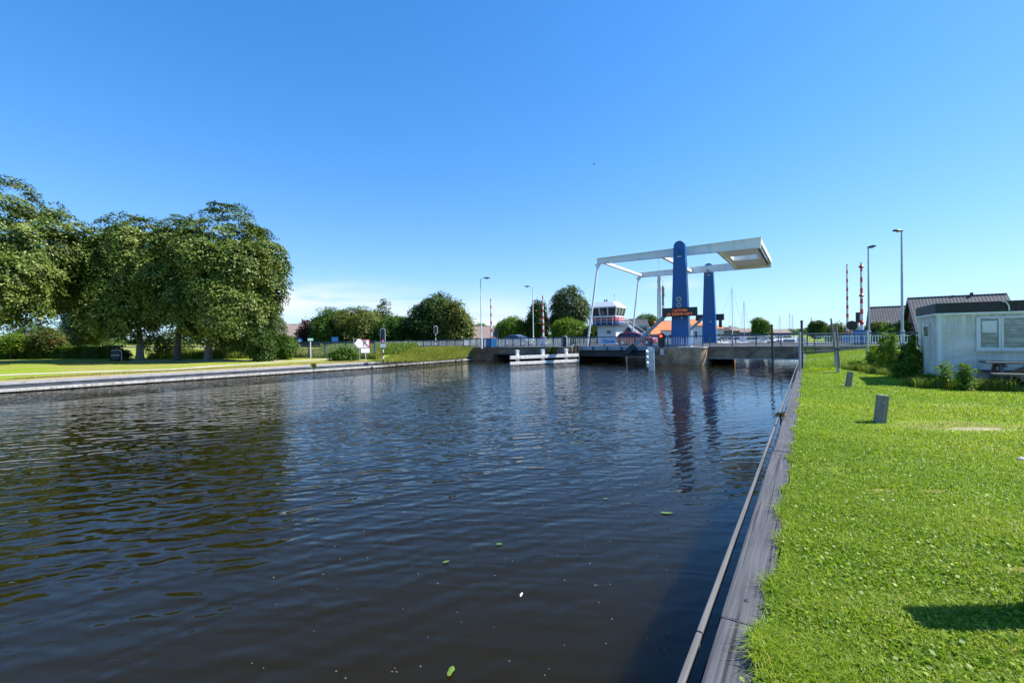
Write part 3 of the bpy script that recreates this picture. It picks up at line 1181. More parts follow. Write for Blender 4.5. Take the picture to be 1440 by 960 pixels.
def pier():
    root = thing('bridge_pier', 'round ended brick pier carrying the blue towers', 'bridge pier', W(0, 0, 0), RZ)
    x0, x1, y0, y1 = -12.78, -7.75, 43.3, 63.6
    r = 1.1
    poly = [(x0, y0), ]
    poly = [(x0, y0), (x1 - r, y0)]
    for i in range(1, 9):
        an = -math.pi / 2 + math.pi / 2 * i / 8
        poly.append((x1 - r + r * math.cos(an), y0 + r + r * math.sin(an)))
    poly += [(x1, y1), (x0, y1)]
    mb = MB()
    mb.prism_xy(poly, -1.5, DECK - 0.14)
    build('masonry', mb, MT['pierbrick'], root)
    mb = MB()
    big = [(x + (0.05 if x > -10 else -0.03), y - 0.05) for x, y in poly]
    mb.prism_xy(big, DECK - 0.138, DECK - 0.002)
    build('coping', mb, MT['concrete'], root)
    w = MB()
    w.b(-11.6, -11.3, 43.05, 43.298, 0.9, 1.45)
    build('light_bracket', w, MT['white'], root)
    return root


pier()


def right_span():
    root = thing('bridge_span', 'fixed bridge span of dark brick between pier and right bank', 'bridge span', W(0, 0, 0), RZ)
    mb = MB()
    mb.b(-7.74, 0.35, 44.85, 45.28, 0.62, DECK - 0.06)
    build('fascia', mb, MT['brick'], root)
    mb = MB()
    mb.b(-7.74, 0.35, 44.75, 45.30, 0.52, 0.618)
    build('soffit_edge', mb, MT['concrete'], root)
    mb = MB()
    mb.b(-7.74, 0.35, 44.70, 45.30, DECK - 0.058, DECK + 0.06)
    build('coping', mb, MT['concrete'], root)
    mb = MB()
    mb.b(-7.74, 0.35, 45.31, 62.2, 0.70, 1.29)
    build('slab', mb, MT['darkconcrete'], root)
    mb = MB()
    mb.b(-7.74, 0.35, 62.21, 62.6, 0.62, DECK + .05)
    build('rear_fascia', mb, MT['brick'], root)
    return root


right_span()


def left_abutment():
    root = thing('bridge_abutment', 'long dark brick abutment with low arch opening at the left bank', 'abutment', W(0, 0, 0), RZ)
    # wall with a low wide opening
    xa, xb = -36.2, -21.3
    o0, o1, oz = -31.6, -22.3, 0.74
    mb = MB()
    mb.b(xa, o0, 44.4, 45.28, -1.5, DECK - 0.06)
    mb.b(o1, xb, 44.4, 45.28, -1.5, DECK - 0.06)
    mb.b(o0 + .001, o1 - .001, 44.4, 45.28, oz + 0.10, DECK - 0.06)
    build('brick_wall', mb, MT['brick'], root)
    mb = MB()
    mb.b(o0 + 0.002, o1 - 0.002, 44.34, 45.29, oz, oz + 0.098)
    build('lintel', mb, MT['darkconcrete'], root)
    mb = MB()
    mb.b(xa - 0.1, xb, 44.30, 45.30, DECK - 0.058, DECK + 0.05)
    build('coping', mb, MT['concrete'], root)
    mb = MB()
    mb.b(o0, o1, 45.31, 62.2, oz + 0.1, 1.29)
    mb.b(xa, o0 - 0.002, 45.31, 62.2, -1.5, 1.28)
    mb.b(o1 + 0.002, xb, 45.31, 62.2, -1.5, 1.28)
    mb.b(o0, o1, 61.5, 62.19, -1.5, oz + .099)
    build('core', mb, MT['darkconcrete'], root)
    # wing wall cutting down the grass slope
    mb = MB()
    mb.prism([(-45, DECK - 0.06), (-36.22, DECK - 0.06), (-36.22, 0.2), (-37.2, 0.4), (-45, 1.2)], 44.45, 45.25)
    build('wing_wall', mb, MT['brick'], root)
    return root


left_abutment()


def right_abutment():
    root = thing('retaining_wall', 'dark brick retaining wall beside the road on the right bank', 'retaining wall', W(0, 0, 0), RZ)
    mb = MB()
    mb.b(0.36, 40, 44.75, 45.28, -0.5, DECK - 0.06)
    build('brick_wall', mb, MT['brick'], root)
    mb = MB()
    mb.b(0.36, 40, 44.66, 45.29, DECK - 0.058, DECK + 0.06)
    build('coping', mb, MT['concrete'], root)
    mb = MB()
    mb.b(-0.28, 0.34, 43.6, 62.6, -1.5, 0.50)
    build('abutment_block', mb, MT['darkconcrete'], root)
    mb = MB()
    mb.b(0.36, 60, 62.22, 62.6, -0.5, DECK + 0.06)
    build('rear_wall', mb, MT['brick'], root)
    return root


right_abutment()


# ------------------------------------------------------------------ railings
def railing(label, s0, s1, t, z, bay, barstep, post, rail, bar, h=1.0, group='railings along the bridge road', thick=0.03, second=False):
    root = thing('railing', label, 'railing', W(s0, t, z), RZ, group)
    L = s1 - s0
    n = max(1, round(L / bay))
    bw = L / n
    mb = MB()
    mb.b(-0.03, L + 0.03, -0.05, 0.05, h - 0.09, h)
    build('top_rail', mb, rail, root)
    mb = MB()
    mb.b(0, L, -0.025, 0.025, 0.10, 0.15)
    build('bottom_rail', mb, rail, root)
    if second:
        mb = MB()
        mb.b(0, L, -0.025, 0.025, h - 0.27, h - 0.22)
        build('middle_rail', mb, bar, root)
    hb = h - 0.272 if second else h - 0.092
    for i in range(n + 1):
        mb = MB()
        x = i * bw
        mb.b(x - 0.045, x + 0.045, -0.042, 0.042, 0, h - 0.092)
        build('post', mb, post, root)
    for i in range(n):
        mb = MB()
        k = max(1, int(bw / barstep))
        for j in range(1, k):
            x = i * bw + bw * j / k
            mb.b(x - thick / 2, x + thick / 2, -0.012, 0.012, 0.152, hb)
        if mb.v:
            build('bar_panel', mb, bar, root)
    return root


ZR = DECK + 0.055
railing('dark blue railing with pale bars on the left abutment', -36.4, -21.5, 44.6, ZR, 1.06, 0.14, MT['railblue'], MT['railblue'], MT['railgrey'], thick=0.055)
railing('blue railing on the lifting deck, behind the name sign', -21.1, -12.95, 44.98, DECK + 0.036, 1.55, 0.15, MT['railblue'], MT['railblue'], MT['railgrey'], thick=0.022)
railing('bright blue railing with white bars below the towers', -12.6, -8.0, 43.75, DECK, 1.5, 0.15, MT['cabinetblue'], MT['cabinetblue'], MT['white'], thick=0.035)
railing('thin dark railing on the right fixed span, in front of the boats', -7.6, -0.1, 44.9, ZR, 1.9, 0.9, MT['railblue'], MT['railblue'], MT['railblue'], thick=0.02)
railing('railing with pale bars on the retaining wall above the lawn', 0.4, 15.8, 44.9, ZR, 1.5, 0.17, MT['railblue'], MT['railblue'], MT['railgrey'], thick=0.05, second=True)
railing('railing along the back of the left approach road', -60.0, -21.5, 62.4, DECK + .02, 2.1, 0.3, MT['railblue'], MT['railblue'], MT['railgrey'], thick=0.03)
railing('railing along the back of the lifting deck', -21.1, -12.95, 62.1, DECK + 0.036, 1.6, 0.3, MT['railblue'], MT['railblue'], MT['railgrey'], thick=0.025)
railing('railing along the back of the road towards the marina', -7.6, 20, 62.4, ZR, 2.4, 0.6, MT['railblue'], MT['railblue'], MT['railblue'], thick=0.025)
# the low fence on the crest of the grass slope left of the bridge
railing('low grey railing on the crest of the grass slope', -58, -36.6, 46.6, 1.62, 1.4, 0.16, MT['railblue'], MT['railblue'], MT['railgrey'], h=0.95, thick=0.05)

# ------------------------------------------------------------------ timber fenders
def fender(name, label, a, b, posts, plank_z, side, post_w, ztop, endpost=None, capmat=None):
    pa, pb = W(a[0], a[1]), W(b[0], b[1])
    d = pb - pa
    L = d.length
    rz = math.atan2(d.y, d.x)
    root = thing(name, label, 'fender', (pa.x, pa.y, 0), rz)
    for i, u in enumerate(posts):
        mb = MB()
        x = u * L
        mb.box((x, 0, (ztop - 1.2) / 2), (post_w, post_w, ztop + 1.2))
        po = build('post', mb, MT['offwhite'], root, bevel=0.03)
        c = MB()
        c.box((x, 0, ztop + 0.14), (post_w * 1.1, post_w * 1.1, 0.28), 0, R(4), R(3))
        build('cap', c, MT['white'], po)
    for z0, z1 in plank_z:
        mb = MB()
        y = side * (post_w / 2 + 0.09)
        mb.b(-0.25, L + 0.15, y - 0.085, y + 0.085, z0, z1)
        build('plank', mb, MT['offwhite'], root, bevel=0.02)
    if endpost:
        for x in endpost:
            mb = MB()
            mb.tube([(x, 0, -1.2), (x, 0.0, 1.75)], [0.17, 0.15], 10)
            build('pile', mb, MT['pile'], root, smooth=True)
    return root


fender('timber_fender', 'white timber fender with three capped posts left of the lifting span', (-24.4, 37.2), (-20.6, 43.9), (0.09, 0.47, 0.84), [(0.62, 0.95), (0.06, 0.36)], -1, 0.30, 1.22, endpost=(7.6, 8.0))
fender('timber_fender', 'short weathered white fender in front of the brick pier', (-10.25, 35.6), (-12.5, 42.9), (0.02, 0.5, 0.95), [(1.15, 1.45), (0.72, 1.02), (0.25, 0.58)], 1, 0.42, 1.40)
fender('timber_fender', 'pale timber fender behind the lifting span', (-17.6, 64), (-15.4, 69), (0.05, 0.5, 0.95), [(0.55, 0.85)], 1, 0.28, 0.95)


# ------------------------------------------------------------------ signs and signals on the bridge
def text_part(parent, body, size, loc, mat, name='lettering', rx=R(90), ext=0.006, rz=0, sx=1.0):
    cu = bpy.data.curves.new(name, 'FONT')
    cu.body = body
    cu.size = size
    cu.align_x = 'CENTER'
    cu.align_y = 'CENTER'
    cu.extrude = ext
    cu.resolution_u = 3
    cu.materials.append(mat)
    tmp = bpy.data.objects.new(name, cu)
    COL.objects.link(tmp)
    dg = bpy.context.evaluated_depsgraph_get()
    me = bpy.data.meshes.new_from_object(tmp.evaluated_get(dg))
    bpy.data.objects.remove(tmp)
    if not me.materials:
        me.materials.append(mat)
    o = bpy.data.objects.new(name, me)
    COL.objects.link(o)
    o.parent = parent
    o.location = loc
    o.rotation_euler = (rx, 0, rz)
    o.scale = (sx, 1, 1)
    return o


def led_sign(label, s0, s1, t, z0, z1, lit=True):
    root = thing('message_sign', label, 'message sign', W((s0 + s1) / 2, t, z0), RZ, 'message signs on the towers')
    w, h = s1 - s0, z1 - z0
    mb = MB()
    mb.b(-w / 2, w / 2, -0.12, 0.12, 0, h)
    build('housing', mb, MT['darksteel'], root, bevel=0.02)
    fr = MB()
    fr.b(-w / 2 - 0.02, w / 2 + 0.02, -0.17, -0.122, h - 0.03, h + 0.02)
    fr.b(-w / 2 - 0.02, w / 2 + 0.02, -0.17, -0.122, -0.02, 0.03)
    build('rim', fr, MT['black'], root)
    bk = MB()
    bk.b(-0.4, 0.4, 0.122, 0.28, h * 0.3, h * 0.6)
    build('mounting_bracket', bk, MT['darksteel'], root)
    if lit:
        rng = random.Random(3)
        dots = MB()
        for row, (xs, xe) in enumerate(((-0.62, 0.70), (-1.28, 1.22))):
            zc = h * (0.70 - 0.44 * row)
            x = xs
            while x < xe:
                if rng.random() < 0.12:
                    x += 0.12
                    continue
                # one illegible character: a few lit dot rows and columns
                for k in range(rng.choice((2, 3, 3))):
                    if rng.random() < 0.5:
                        dz = rng.choice((-0.09, 0, 0.09))
                        dots.b(x, x + 0.09, -0.135, -0.121, zc + dz - 0.013, zc + dz + 0.013)
                    else:
                        dx = rng.choice((0.0, 0.035, 0.07))
                        dots.b(x + dx, x + dx + 0.022, -0.136, -0.122, zc - 0.10, zc + 0.10)
                x += 0.135
        build('lit_characters', dots, MT['led'], root)
    return root


led_sign('dark message sign with two lines of orange lights on the near tower', -11.72, -8.56, 44.45, 4.50, 5.28)
led_sign('unlit dark message sign behind the far tower', -12.2, -8.85, 62.3, 4.55, 5.30, lit=False)


def name_sign():
    root = thing('name_sign', 'pale blue name sign with dark lettering on the bridge railing', 'name sign', W(-17.3, 44.84, 1.90), RZ)
    mb = MB()
    mb.b(-0.82, 0.82, -0.02, 0.02, 0, 0.62)
    build('board', mb, MT['palesign'], root)
    fr = MB()
    for (a, b_, c, d) in ((-0.82, 0.82, 0, 0.035), (-0.82, 0.82, 0.585, 0.62), (-0.82, -0.785, 0.036, 0.584), (0.785, 0.82, 0.036, 0.584)):
        fr.b(a, b_, -0.03, -0.021, c, d)
    build('border', fr, MT['white'], root)
    text_part(root, 'Zijlroede', 0.42, (0, -0.026, 0.30), MT['deepblue'], sx=0.85)
    return root


name_sign()


def signal(name, label, loc, rz, post_h, head_h=1.35, head_w=0.6, post_mat=None, ring=True, lit=True, white_back=False, n=3, group='boat traffic lights', post_r=0.06, cat='traffic light'):
    root = thing(name, label, cat, loc, rz, group)
    if post_h > 0:
        mb = MB()
        mb.tube([(0, 0.12, 0), (0, 0.12, post_h + head_h * 0.6)], post_r, 10)
        build('post', mb, post_mat or MT['galv'], root, smooth=True)
    r = head_w / 2

    def stadium(rr, hh):
        poly = []
        for i in range(9):
            an = math.pi * i / 8
            poly.append((rr * math.cos(an), hh / 2 - rr + rr * math.sin(an)))
        for i in range(9):
            an = math.pi + math.pi * i / 8
            poly.append((rr * math.cos(an), -hh / 2 + rr + rr * math.sin(an)))
        return poly
    zc = post_h + head_h / 2
    mb = MB()
    mb.prism([(x, z + zc) for x, z in stadium(r, head_h)], -0.03, 0.03)
    bd = build('backboard', mb, MT['white'] if ring else MT['black'], root)
    if ring:
        mb = MB()
        mb.prism([(x, z + zc) for x, z in stadium(r - 0.05, head_h - 0.10)], -0.06, -0.031)
        build('black_face', mb, MT['black'], root)
    for i in range(n):
        z = zc + head_h * 0.29 - i * head_h * 0.29
        mb = MB()
        mb.lathe([(0.15, -0.20), (0.165, -0.20), (0.165, -0.062), (0.15, -0.062)], 14, (0, 0, z), 'y')
        hd = build('lamp_hood', mb, MT['black'], root, smooth=True)
        mb = MB()
        mb.lathe([(0.135, -0.222), (0.135, -0.203)], 14, (0, 0, z), 'y')
        build('lens', mb, MT['redlamp'] if (lit and i == 0) else MT['darksteel'], hd)
    return root


p = W(-11.45, 43.0, 1.55)
signal('traffic_light', 'black boat traffic light with red lamp lit on the brick pier', p, RZ, 0.02, 1.40, 0.62, ring=False)
p = W(-22.0, 44.15, 1.55)
signal('traffic_light', 'unlit black oval boat traffic light in front of the left abutment', p, RZ, 0.02, 1.30, 0.52, ring=True, lit=False)
# the two lights on the left bank
p = ground(539, 509.5)
sg = signal('traffic_light', 'white rimmed traffic light with red triangle on the left bank, behind the no mooring sign', p, R(12), 1.75, 1.50, 0.48, post_mat=MT['stripe_black'], lit=False, n=2)
mb = MB()
mb.prism([(-0.19, 1.83), (0.19, 1.83), (0.02, 2.32), (-0.02, 2.32)], -0.085, -0.062)
wt = build('warning_plate', mb, MT['redpaint'], sg)
mb = MB()
mb.prism([(-0.10, 1.89), (0.10, 1.89), (0.0, 2.17)], -0.095, -0.086)
build('inner_triangle', mb, MT['white'], wt)
mb = MB()
mb.b(-0.26, 0.26, -0.09, -0.035, 1.42, 1.76)
build('lower_plate', mb, MT['white'], sg)
p = onground(613, 61.5)
signal('traffic_light', 'grey traffic light on a striped post at the crest of the grass slope', p, R(25), 1.75, 1.15, 0.55, post_mat=MT['stripe_black'], lit=False)


# ------------------------------------------------------------------ lamp posts, barriers
def lamp_post(label, loc, h, r, arm_dir, arm_len, mat, head_tilt=0.0):
    root = thing('lamp_post', label, 'lamp post', loc, 0, 'lamp posts beside the road')
    mb = MB()
    mb.tube([(0, 0, -0.1), (0, 0, 1.2), (0, 0, 1.22), (0, 0, h * 0.55), (0, 0, h)], [r * 1.5, r * 1.5, r * 1.0, r * 0.85, r * 0.6], 10)
    build('pole', mb, mat, root, smooth=True)
    d = Vector((math.cos(arm_dir), math.sin(arm_dir), 0))
    if arm_len > 0.05:
        mb = MB()
        mb.tube([(0, 0, h - 0.02), d * (arm_len * 0.5) + Vector((0, 0, h + 0.02)), d * arm_len + Vector((0, 0, h + 0.02))], r * 0.5, 8)
        build('arm', mb, mat, root, smooth=True)
    c = d * (arm_len + 0.22) + Vector((0, 0, h + 0.04))
    mb = MB()
    prof = [(0.06, -0.42), (0.15, -0.30), (0.19, 0.0), (0.17, 0.28), (0.05, 0.40)]
    n = 12
    o = len(mb.v)
    side = Vector((-d.y, d.x, 0))
    for w_, x in prof:
        for k in range(n):
            an = 2 * math.pi * k / n
            mb.v.append(tuple(c + d * x + side * (w_ * math.cos(an)) + Vector((0, 0, 0.62 * w_ * math.sin(an) * (1 if math.sin(an) > 0 else 0.6)))))
    for i in range(len(prof) - 1):
        for k in range(n):
            k2 = (k + 1) % n
            mb.f.append((o + i * n + k, o + i * n + k2, o + (i + 1) * n + k2, o + (i + 1) * n + k))
    mb.f.append(tuple(range(o, o + n)))
    mb.f.append(tuple(range(o + (len(prof) - 1) * n, o + len(prof) * n)))
    hd = build('lamp_head', mb, MT['darksteel'], root, smooth=True)
    mb = MB()
    mb.lathe([(0.13, -0.085), (0.11, -0.125)], 12, c + d * 0.0)
    build('lens', mb, MT['lampglass'], hd)
    return root


def lamp_px(label, px, ybase_Y, ytop, r, dirn, arm, mat):
    base = onground(px[0], ybase_Y)
    base.z = max(base.z, DECK - 0.2)
    top = at(px[1], ytop, ybase_Y)
    return lamp_post(label, base, top.z - base.z, r, dirn, arm, mat)


lamp_px('white lamp post with its head to the right, behind the grass slope', (677, 676), 54.3, 391.5, 0.075, 0.0, 0.55, MT['white'])
lamp_px('white lamp post with its head to the left, beside the striped barrier', (750, 749), 66, 403, 0.08, math.pi, 0.55, MT['white'])
lamp_px('thin grey lamp post beside the blue barrier cabinet', (1222, 1217), 38.5, 349, 0.085, math.pi * 1.5, 0.15, MT['galv'])
lamp_px('tallest grey lamp post, standing left of the white cabin', (1269, 1266), 36.5, 325, 0.10, math.pi, 0.08, MT['galv'])


def barrier(label, px, Y, ytop, ycab, r, bulges=False, cab=(0.9, 0.9, 1.0), mat=None, cabmat=None):
    base = onground(px, Y)
    base.z = max(base.z, DECK)
    base.z = min(base.z, DECK + 0.05)
    root = thing('barrier', label, 'barrier', base, RZ, 'raised road barriers')
    mb = MB()
    mb.b(-cab[0] / 2, cab[0] / 2, -cab[1] / 2, cab[1] / 2, 0, cab[2])
    cb = build('cabinet', mb, cabmat or MT['cabinetblue'], root, bevel=0.03)
    mb = MB()
    mb.b(-cab[0] / 2 + 0.1, cab[0] / 2 - 0.1, -cab[1] / 2 - 0.012, -cab[1] / 2 - 0.001, 0.15, cab[2] - 0.1)
    build('cabinet_door', mb, MT['signblue'], cb)
    top = at(px, ytop, Y)
    h = top.z - base.z
    mb = MB()
    mb.tube([(0, 0, cab[2] - 0.2), (0, 0, h * 0.5), (0, 0, h)], [r, r * 0.8, r * 0.55], 8)
    build('pole', mb, mat or MT['stripe_red'], root, smooth=True)
    if bulges:
        for z in (h * 0.95, h * 0.60, h * 0.28):
            mb = MB()
            mb.lathe([(0.02, -0.16), (0.13, -0.12), (0.20, 0.0), (0.11, 0.10), (0.08, 0.16)], 10, (0, 0, z))
            build('warning_lamp', mb, MT['redpaint'], root, smooth=True)
    return root


barrier('red and white barrier raised over a blue cabinet left of the blue car', 691, 53.5, 420, 477, 0.125, cab=(0.75, 1.2, 1.02))
barrier('red and white barrier raised between the car and the left trees', 764, 63, 414.5, 475, 0.15, cab=(0.6, 0.8, 1.1), cabmat=MT['paleblue'])
barrier('thinner red and white barrier raised at the right end of the bridge', 1192, 48, 371.5, 470, 0.125, cab=(1.1, 0.9, 0.9))
barrier('thick red and white barrier with red lamps over a blue cabinet', 1212, 39.5, 369, 463, 0.14, bulges=True, cab=(1.25, 0.9, 1.30))


def road_signal(label, px, py_c, Y, disc=True):
    c = at(px, py_c, Y)
    base = onground(px, Y)
    root = thing('road_signal', label, 'road signal', (c.x, c.y, max(base.z, DECK)), R(-20), 'road signals at the barriers')
    h = c.z - root.location.z
    mb = MB()
    mb.tube([(0, 0.1, 0), (0, 0.1, h + 0.2)], 0.05, 8)
    build('post', mb, MT['galv'], root, smooth=True)
    if disc:
        mb = MB()
        mb.lathe([(0.48, -0.03), (0.48, 0.03)], 20, (0, 0, h), 'y')
        build('disc', mb, MT['black'], root)
        mb = MB()
        mb.lathe([(0.12, -0.14), (0.14, -0.031)], 14, (0.12, 0, h - 0.08), 'y')
        build('lens', mb, MT['darksteel'], root, smooth=True)
    else:
        mb = MB()
        mb.b(-0.2, 0.2, -0.12, 0.09, h - 0.5, h + 0.5)
        hd = build('signal_head', mb, MT['black'], root, bevel=0.03)
        for k in (-0.28, 0.0, 0.28):
            b = MB()
            b.lathe([(0.10, -0.16), (0.11, -0.121)], 12, (0, 0, h + k), 'y')
            build('lens', b, MT['darksteel'], hd)
    return root


road_signal('round black signal disc beside the thin barrier', 1198, 457.5, 46, True)
road_signal('black traffic signal with three lenses behind the thick barrier', 1207, 446.5, 43, False)
road_signal('black traffic signal beside the left barrier cabinet', 698.5, 468, 58, False)
road_signal('dark traffic signal at the bridge beside the far tower', 1013, 455, 63.5, False)


# ------------------------------------------------------------------ waterway signs on the left bank
def bank_sign():
    p = ground(510, 508.5)
    root = thing('waterway_sign', 'white waterway sign with a black R struck out in red and an arrow', 'sign', p, R(36))
    s = 1 / 13.0
    for x in (-0.35, 0.42):
        mb = MB()
        mb.tube([(x, 0.07, -0.1), (x, 0.07, 2.5)], 0.04, 8)
        build('post', mb, MT['galv'] if x < 0 else MT['white'], root, smooth=True)
    mb = MB()
    mb.b(-0.12, 0.95, -0.02, 0.02, 1.35, 2.45)
    pl = build('plate', mb, MT['white'], root)
    mb = MB()
    mb.b(-0.12, 0.95, -0.034, -0.021, 2.37, 2.45)
    mb.b(-0.12, 0.95, -0.034, -0.021, 1.35, 1.43)
    mb.b(0.86, 0.95, -0.034, -0.021, 1.431, 2.369)
    mb.bar((0.02, -0.0385, 2.33), (0.88, -0.0385, 1.45), 0.008, 0.07)
    build('red_border', mb, MT['redpaint'], pl)
    text_part(pl, 'R', 1.0, (0.35, -0.028, 1.92), MT['black'])
    lift = 0.42
    mb = MB()
    mb.prism([(-0.125, 2.50), (-0.60, 2.50), (-1.05, 1.95), (-0.55, 1.38), (-0.125, 1.38)][::-1], -0.02, 0.02)
    build('arrow_plate', mb, MT['white'], root)
    mb = MB()
    mb.b(-0.20, 0.92, -0.02, 0.02, 0.72, 1.345)
    build('lower_plate', mb, MT['white'], root)
    mb = MB()
    mb.b(-1.12, -1.06, 0.03, 0.08, 1.45, 2.55)
    mb.b(-1.12, -0.3, 0.03, 0.08, 2.50, 2.55)
    build('frame', mb, MT['galv'], root)
    for ch in [x for x in COL.objects if x.parent is root and not x.name.startswith('post')]:
        ch.location.z += lift
    root.scale = (0.76, 0.76, 0.76)
    return root


bank_sign()


def small_sign(label, px, ybase, ytop, w, h, mat, postmat=None):
    p = ground(px, ybase)
    top = at(px, ytop, p.y)
    root = thing('sign', label, 'sign', p, R(30))
    H = top.z - p.z
    mb = MB()
    mb.tube([(0, 0.05, -0.1), (0, 0.05, H - 0.05)], 0.055, 8)
    build('post', mb, postmat or MT['white'], root, smooth=True)
    mb = MB()
    mb.b(-w / 2, w / 2, -0.025, 0.025, H - h, H)
    pl = build('plate', mb, mat, root)
    mb = MB()
    mb.b(-w / 2 + 0.05, w / 2 - 0.05, -0.034, -0.0265, H - h * 0.72, H - h * 0.28)
    build('white_band', mb, MT['white'], pl)
    return root


small_sign('small green and white name plate on a white post by the reeds', 437, 503.5, 475.3, 0.62, 0.33, MT['green'])
p = onground(421, 58)
root = thing('sign', 'round blue traffic sign behind the fence beside the house', 'sign', p, R(15))
mb = MB()
mb.tube([(0, 0.05, -0.1), (0, 0.05, 2.2)], 0.04, 8)
build('post', mb, MT['galv'], root, smooth=True)
mb = MB()
mb.lathe([(0.34, -0.02), (0.34, 0.02)], 20, (0, 0, 1.95), 'y')
build('plate', mb, MT['signblue'], root)
mb = MB()
mb.lathe([(0.12, -0.035), (0.12, -0.021)], 16, (0.03, 0, 1.92), 'y')
build('white_mark', mb, MT['white'], root)
p = onground(471, 62)
root = thing('sign', 'wide blue board standing behind the mesh fence', 'sign', p, R(15))
for x in (-0.28, 0.28):
    mb = MB()
    mb.tube([(x, 0.05, -0.1), (x, 0.05, 1.7)], 0.035, 8)
    build('post', mb, MT['galv'], root, smooth=True)
mb = MB()
mb.b(-0.42, 0.42, -0.02, 0.02, 1.30, 1.95)
build('plate', mb, MT['signblue'], root)


def mesh_fence(name, label, pts, h, post_idx, postmat, wirestep=0.10, wr=0.004, rails=6, post_r=0.05, group=None, top_rail=False):
    """wire fence along world points"""
    root = thing(name, label, 'fence', pts[0], 0, group)
    o = Vector(pts[0])
    for i, p in enumerate(pts):
        q = Vector(p) - o
        mb = MB()
        mb.tube([q + Vector((0, 0, -0.15)), q + Vector((0, 0, h + 0.06))], post_r, 8)
        build('post', mb, postmat, root, smooth=True)
    for i in range(len(pts) - 1):
        a, b = Vector(pts[i]) - o, Vector(pts[i + 1]) - o
        mb = MB()
        for k in range(rails):
            z = 0.08 + (h - 0.1) * k / (rails - 1)
            mb.bar(a + Vector((0, 0, z)), b + Vector((0, 0, z)), wr * 2, wr * 2)
        n = int((b - a).length / wirestep)
        for k in range(1, n):
            q = a.lerp(b, k / n)
            mb.bar(q + Vector((0, 0, 0.05)), q + Vector((0, 0, h)), wr * 1.5, wr * 1.5)
        build('wire_panel', mb, MT['galv'], root)
        if top_rail:
            mb = MB()
            mb.bar(a + Vector((0, 0, h + 0.05)), b + Vector((0, 0, h + 0.05)), 0.06, 0.22)
            build('top_board', mb, MT['railblue'], root)
    return root


fp = [onground(x, y) for x, y in ((415, 54), (434, 53.5), (457, 53), (486, 52), (512, 50.8), (527, 49.5))]
mesh_fence('mesh_fence', 'mesh fence with blue grey posts behind the sign on the far bank', fp, 1.75, None, MT['railblue'], 0.14, 0.008, 6, 0.08, top_rail=True)
pA, pB = ground(1125, 521.5), ground(1220, 515)
mesh_fence('mesh_fence', 'thin wire fence across the lawn between grey posts', [pA, pA.lerp(pB, 0.5), pB], 1.62, None, MT['galv'], 0.12, 0.003, 5, 0.045)

# poles near the bridge
p = at(1087, 517, 35.0)
root = thing('mooring_pole', 'thin dark steel pole standing in the water', 'pole', (p.x, p.y, -1.0))
mb = MB()
mb.tube([(0, 0, 0), (-0.05, 0, 4.35)], [0.075, 0.07], 10)
build('shaft', mb, MT['darksteel'], root, smooth=True)
mb = MB()
mb.lathe([(0.085, 0), (0.085, 0.1), (0.03, 0.14)], 10, (-0.05, 0, 4.3))
build('cap', mb, MT['darksteel'], root, smooth=True)
p = ground(1128, 518)
root = thing('pole', 'tall thin dark pole beside the first fence post at the quay', 'pole', p)
mb = MB()
mb.tube([(0, 0, -0.1), (0, 0, 2.15)], 0.05, 10)
build('shaft', mb, MT['darksteel'], root, smooth=True)
mb = MB()
mb.lathe([(0.06, 0), (0.06, 0.08)], 10, (0, 0, 2.12))
build('cap', mb, MT['black'], root)
p = ground(1179, 524)
root = thing('wooden_stake', 'weathered leaning stake lashed to a grey post on the lawn', 'stake', p, 0)
mb = MB()
mb.tube([(0.0, 0, -0.2), (-0.05, 0, 1.05)], [0.07, 0.06], 10)
build('post', mb, MT['galv'], root, smooth=True)
mb = MB()
mb.tube([(-0.02, -0.08, 0.2), (-0.13, -0.08, 2.0)], [0.05, 0.035], 8)
build('stake', mb, MT['postwood'], root, smooth=True)
mb = MB()
mb.tube([(-0.06, 0.06, 0.7), (-0.24, 0.06, 2.2)], [0.045, 0.03], 8)
build('stake', mb, MT['postwood'], root, smooth=True)
mb = MB()
mb.lathe([(0.10, -0.03), (0.10, 0.03)], 10, (-0.05, -0.03, 0.95))
build('lashing', mb, MT['darksteel'], root)


# ------------------------------------------------------------------ bollards on the lawn
def bollard(label, p, h, w, tilt, rz):
    root = thing('bollard', label, 'bollard', p, rz, 'timber bollards on the lawn')
    root.rotation_euler = (tilt[0], tilt[1], rz)
    mb = MB()
    mb.b(-w / 2, w / 2, -w / 2, w / 2, -0.25, h)
    build('post', mb, MT['postwood'], root, bevel=0.012)
    mb = MB()
    mb.lathe([(0.012, -0.012), (0.02, 0.0)], 8, (0.02, -w / 2 - 0.001, h * 0.75), 'y')
    build('bolt', mb, MT['galv'], root)
    return root


bollard('larger leaning grey timber bollard on the lawn', ground(1237, 594), 0.49, 0.165, (R(-2), R(6), ), R(-30))
bollard('smaller leaning grey timber bollard near the wire fence', ground(1192.5, 544), 0.46, 0.145, (R(-2), R(8)), R(-30))
bollard('timber bollard outside the right edge whose shadow lies on the lawn', ground(1490, 871), 0.92, 0.2, (R(-1), R(3)), R(-10))
p = ground(1437, 648)
mb = MB()
mb.lathe([(0.01, -0.02), (0.05, 0.0), (0.045, 0.03), (0.01, 0.05)], 9)
o = build('stone', mb, MT['stone'], None, p, 0.3, smooth=True)
tag(o, 'small pale stone lying at the right edge of the lawn', 'stone')


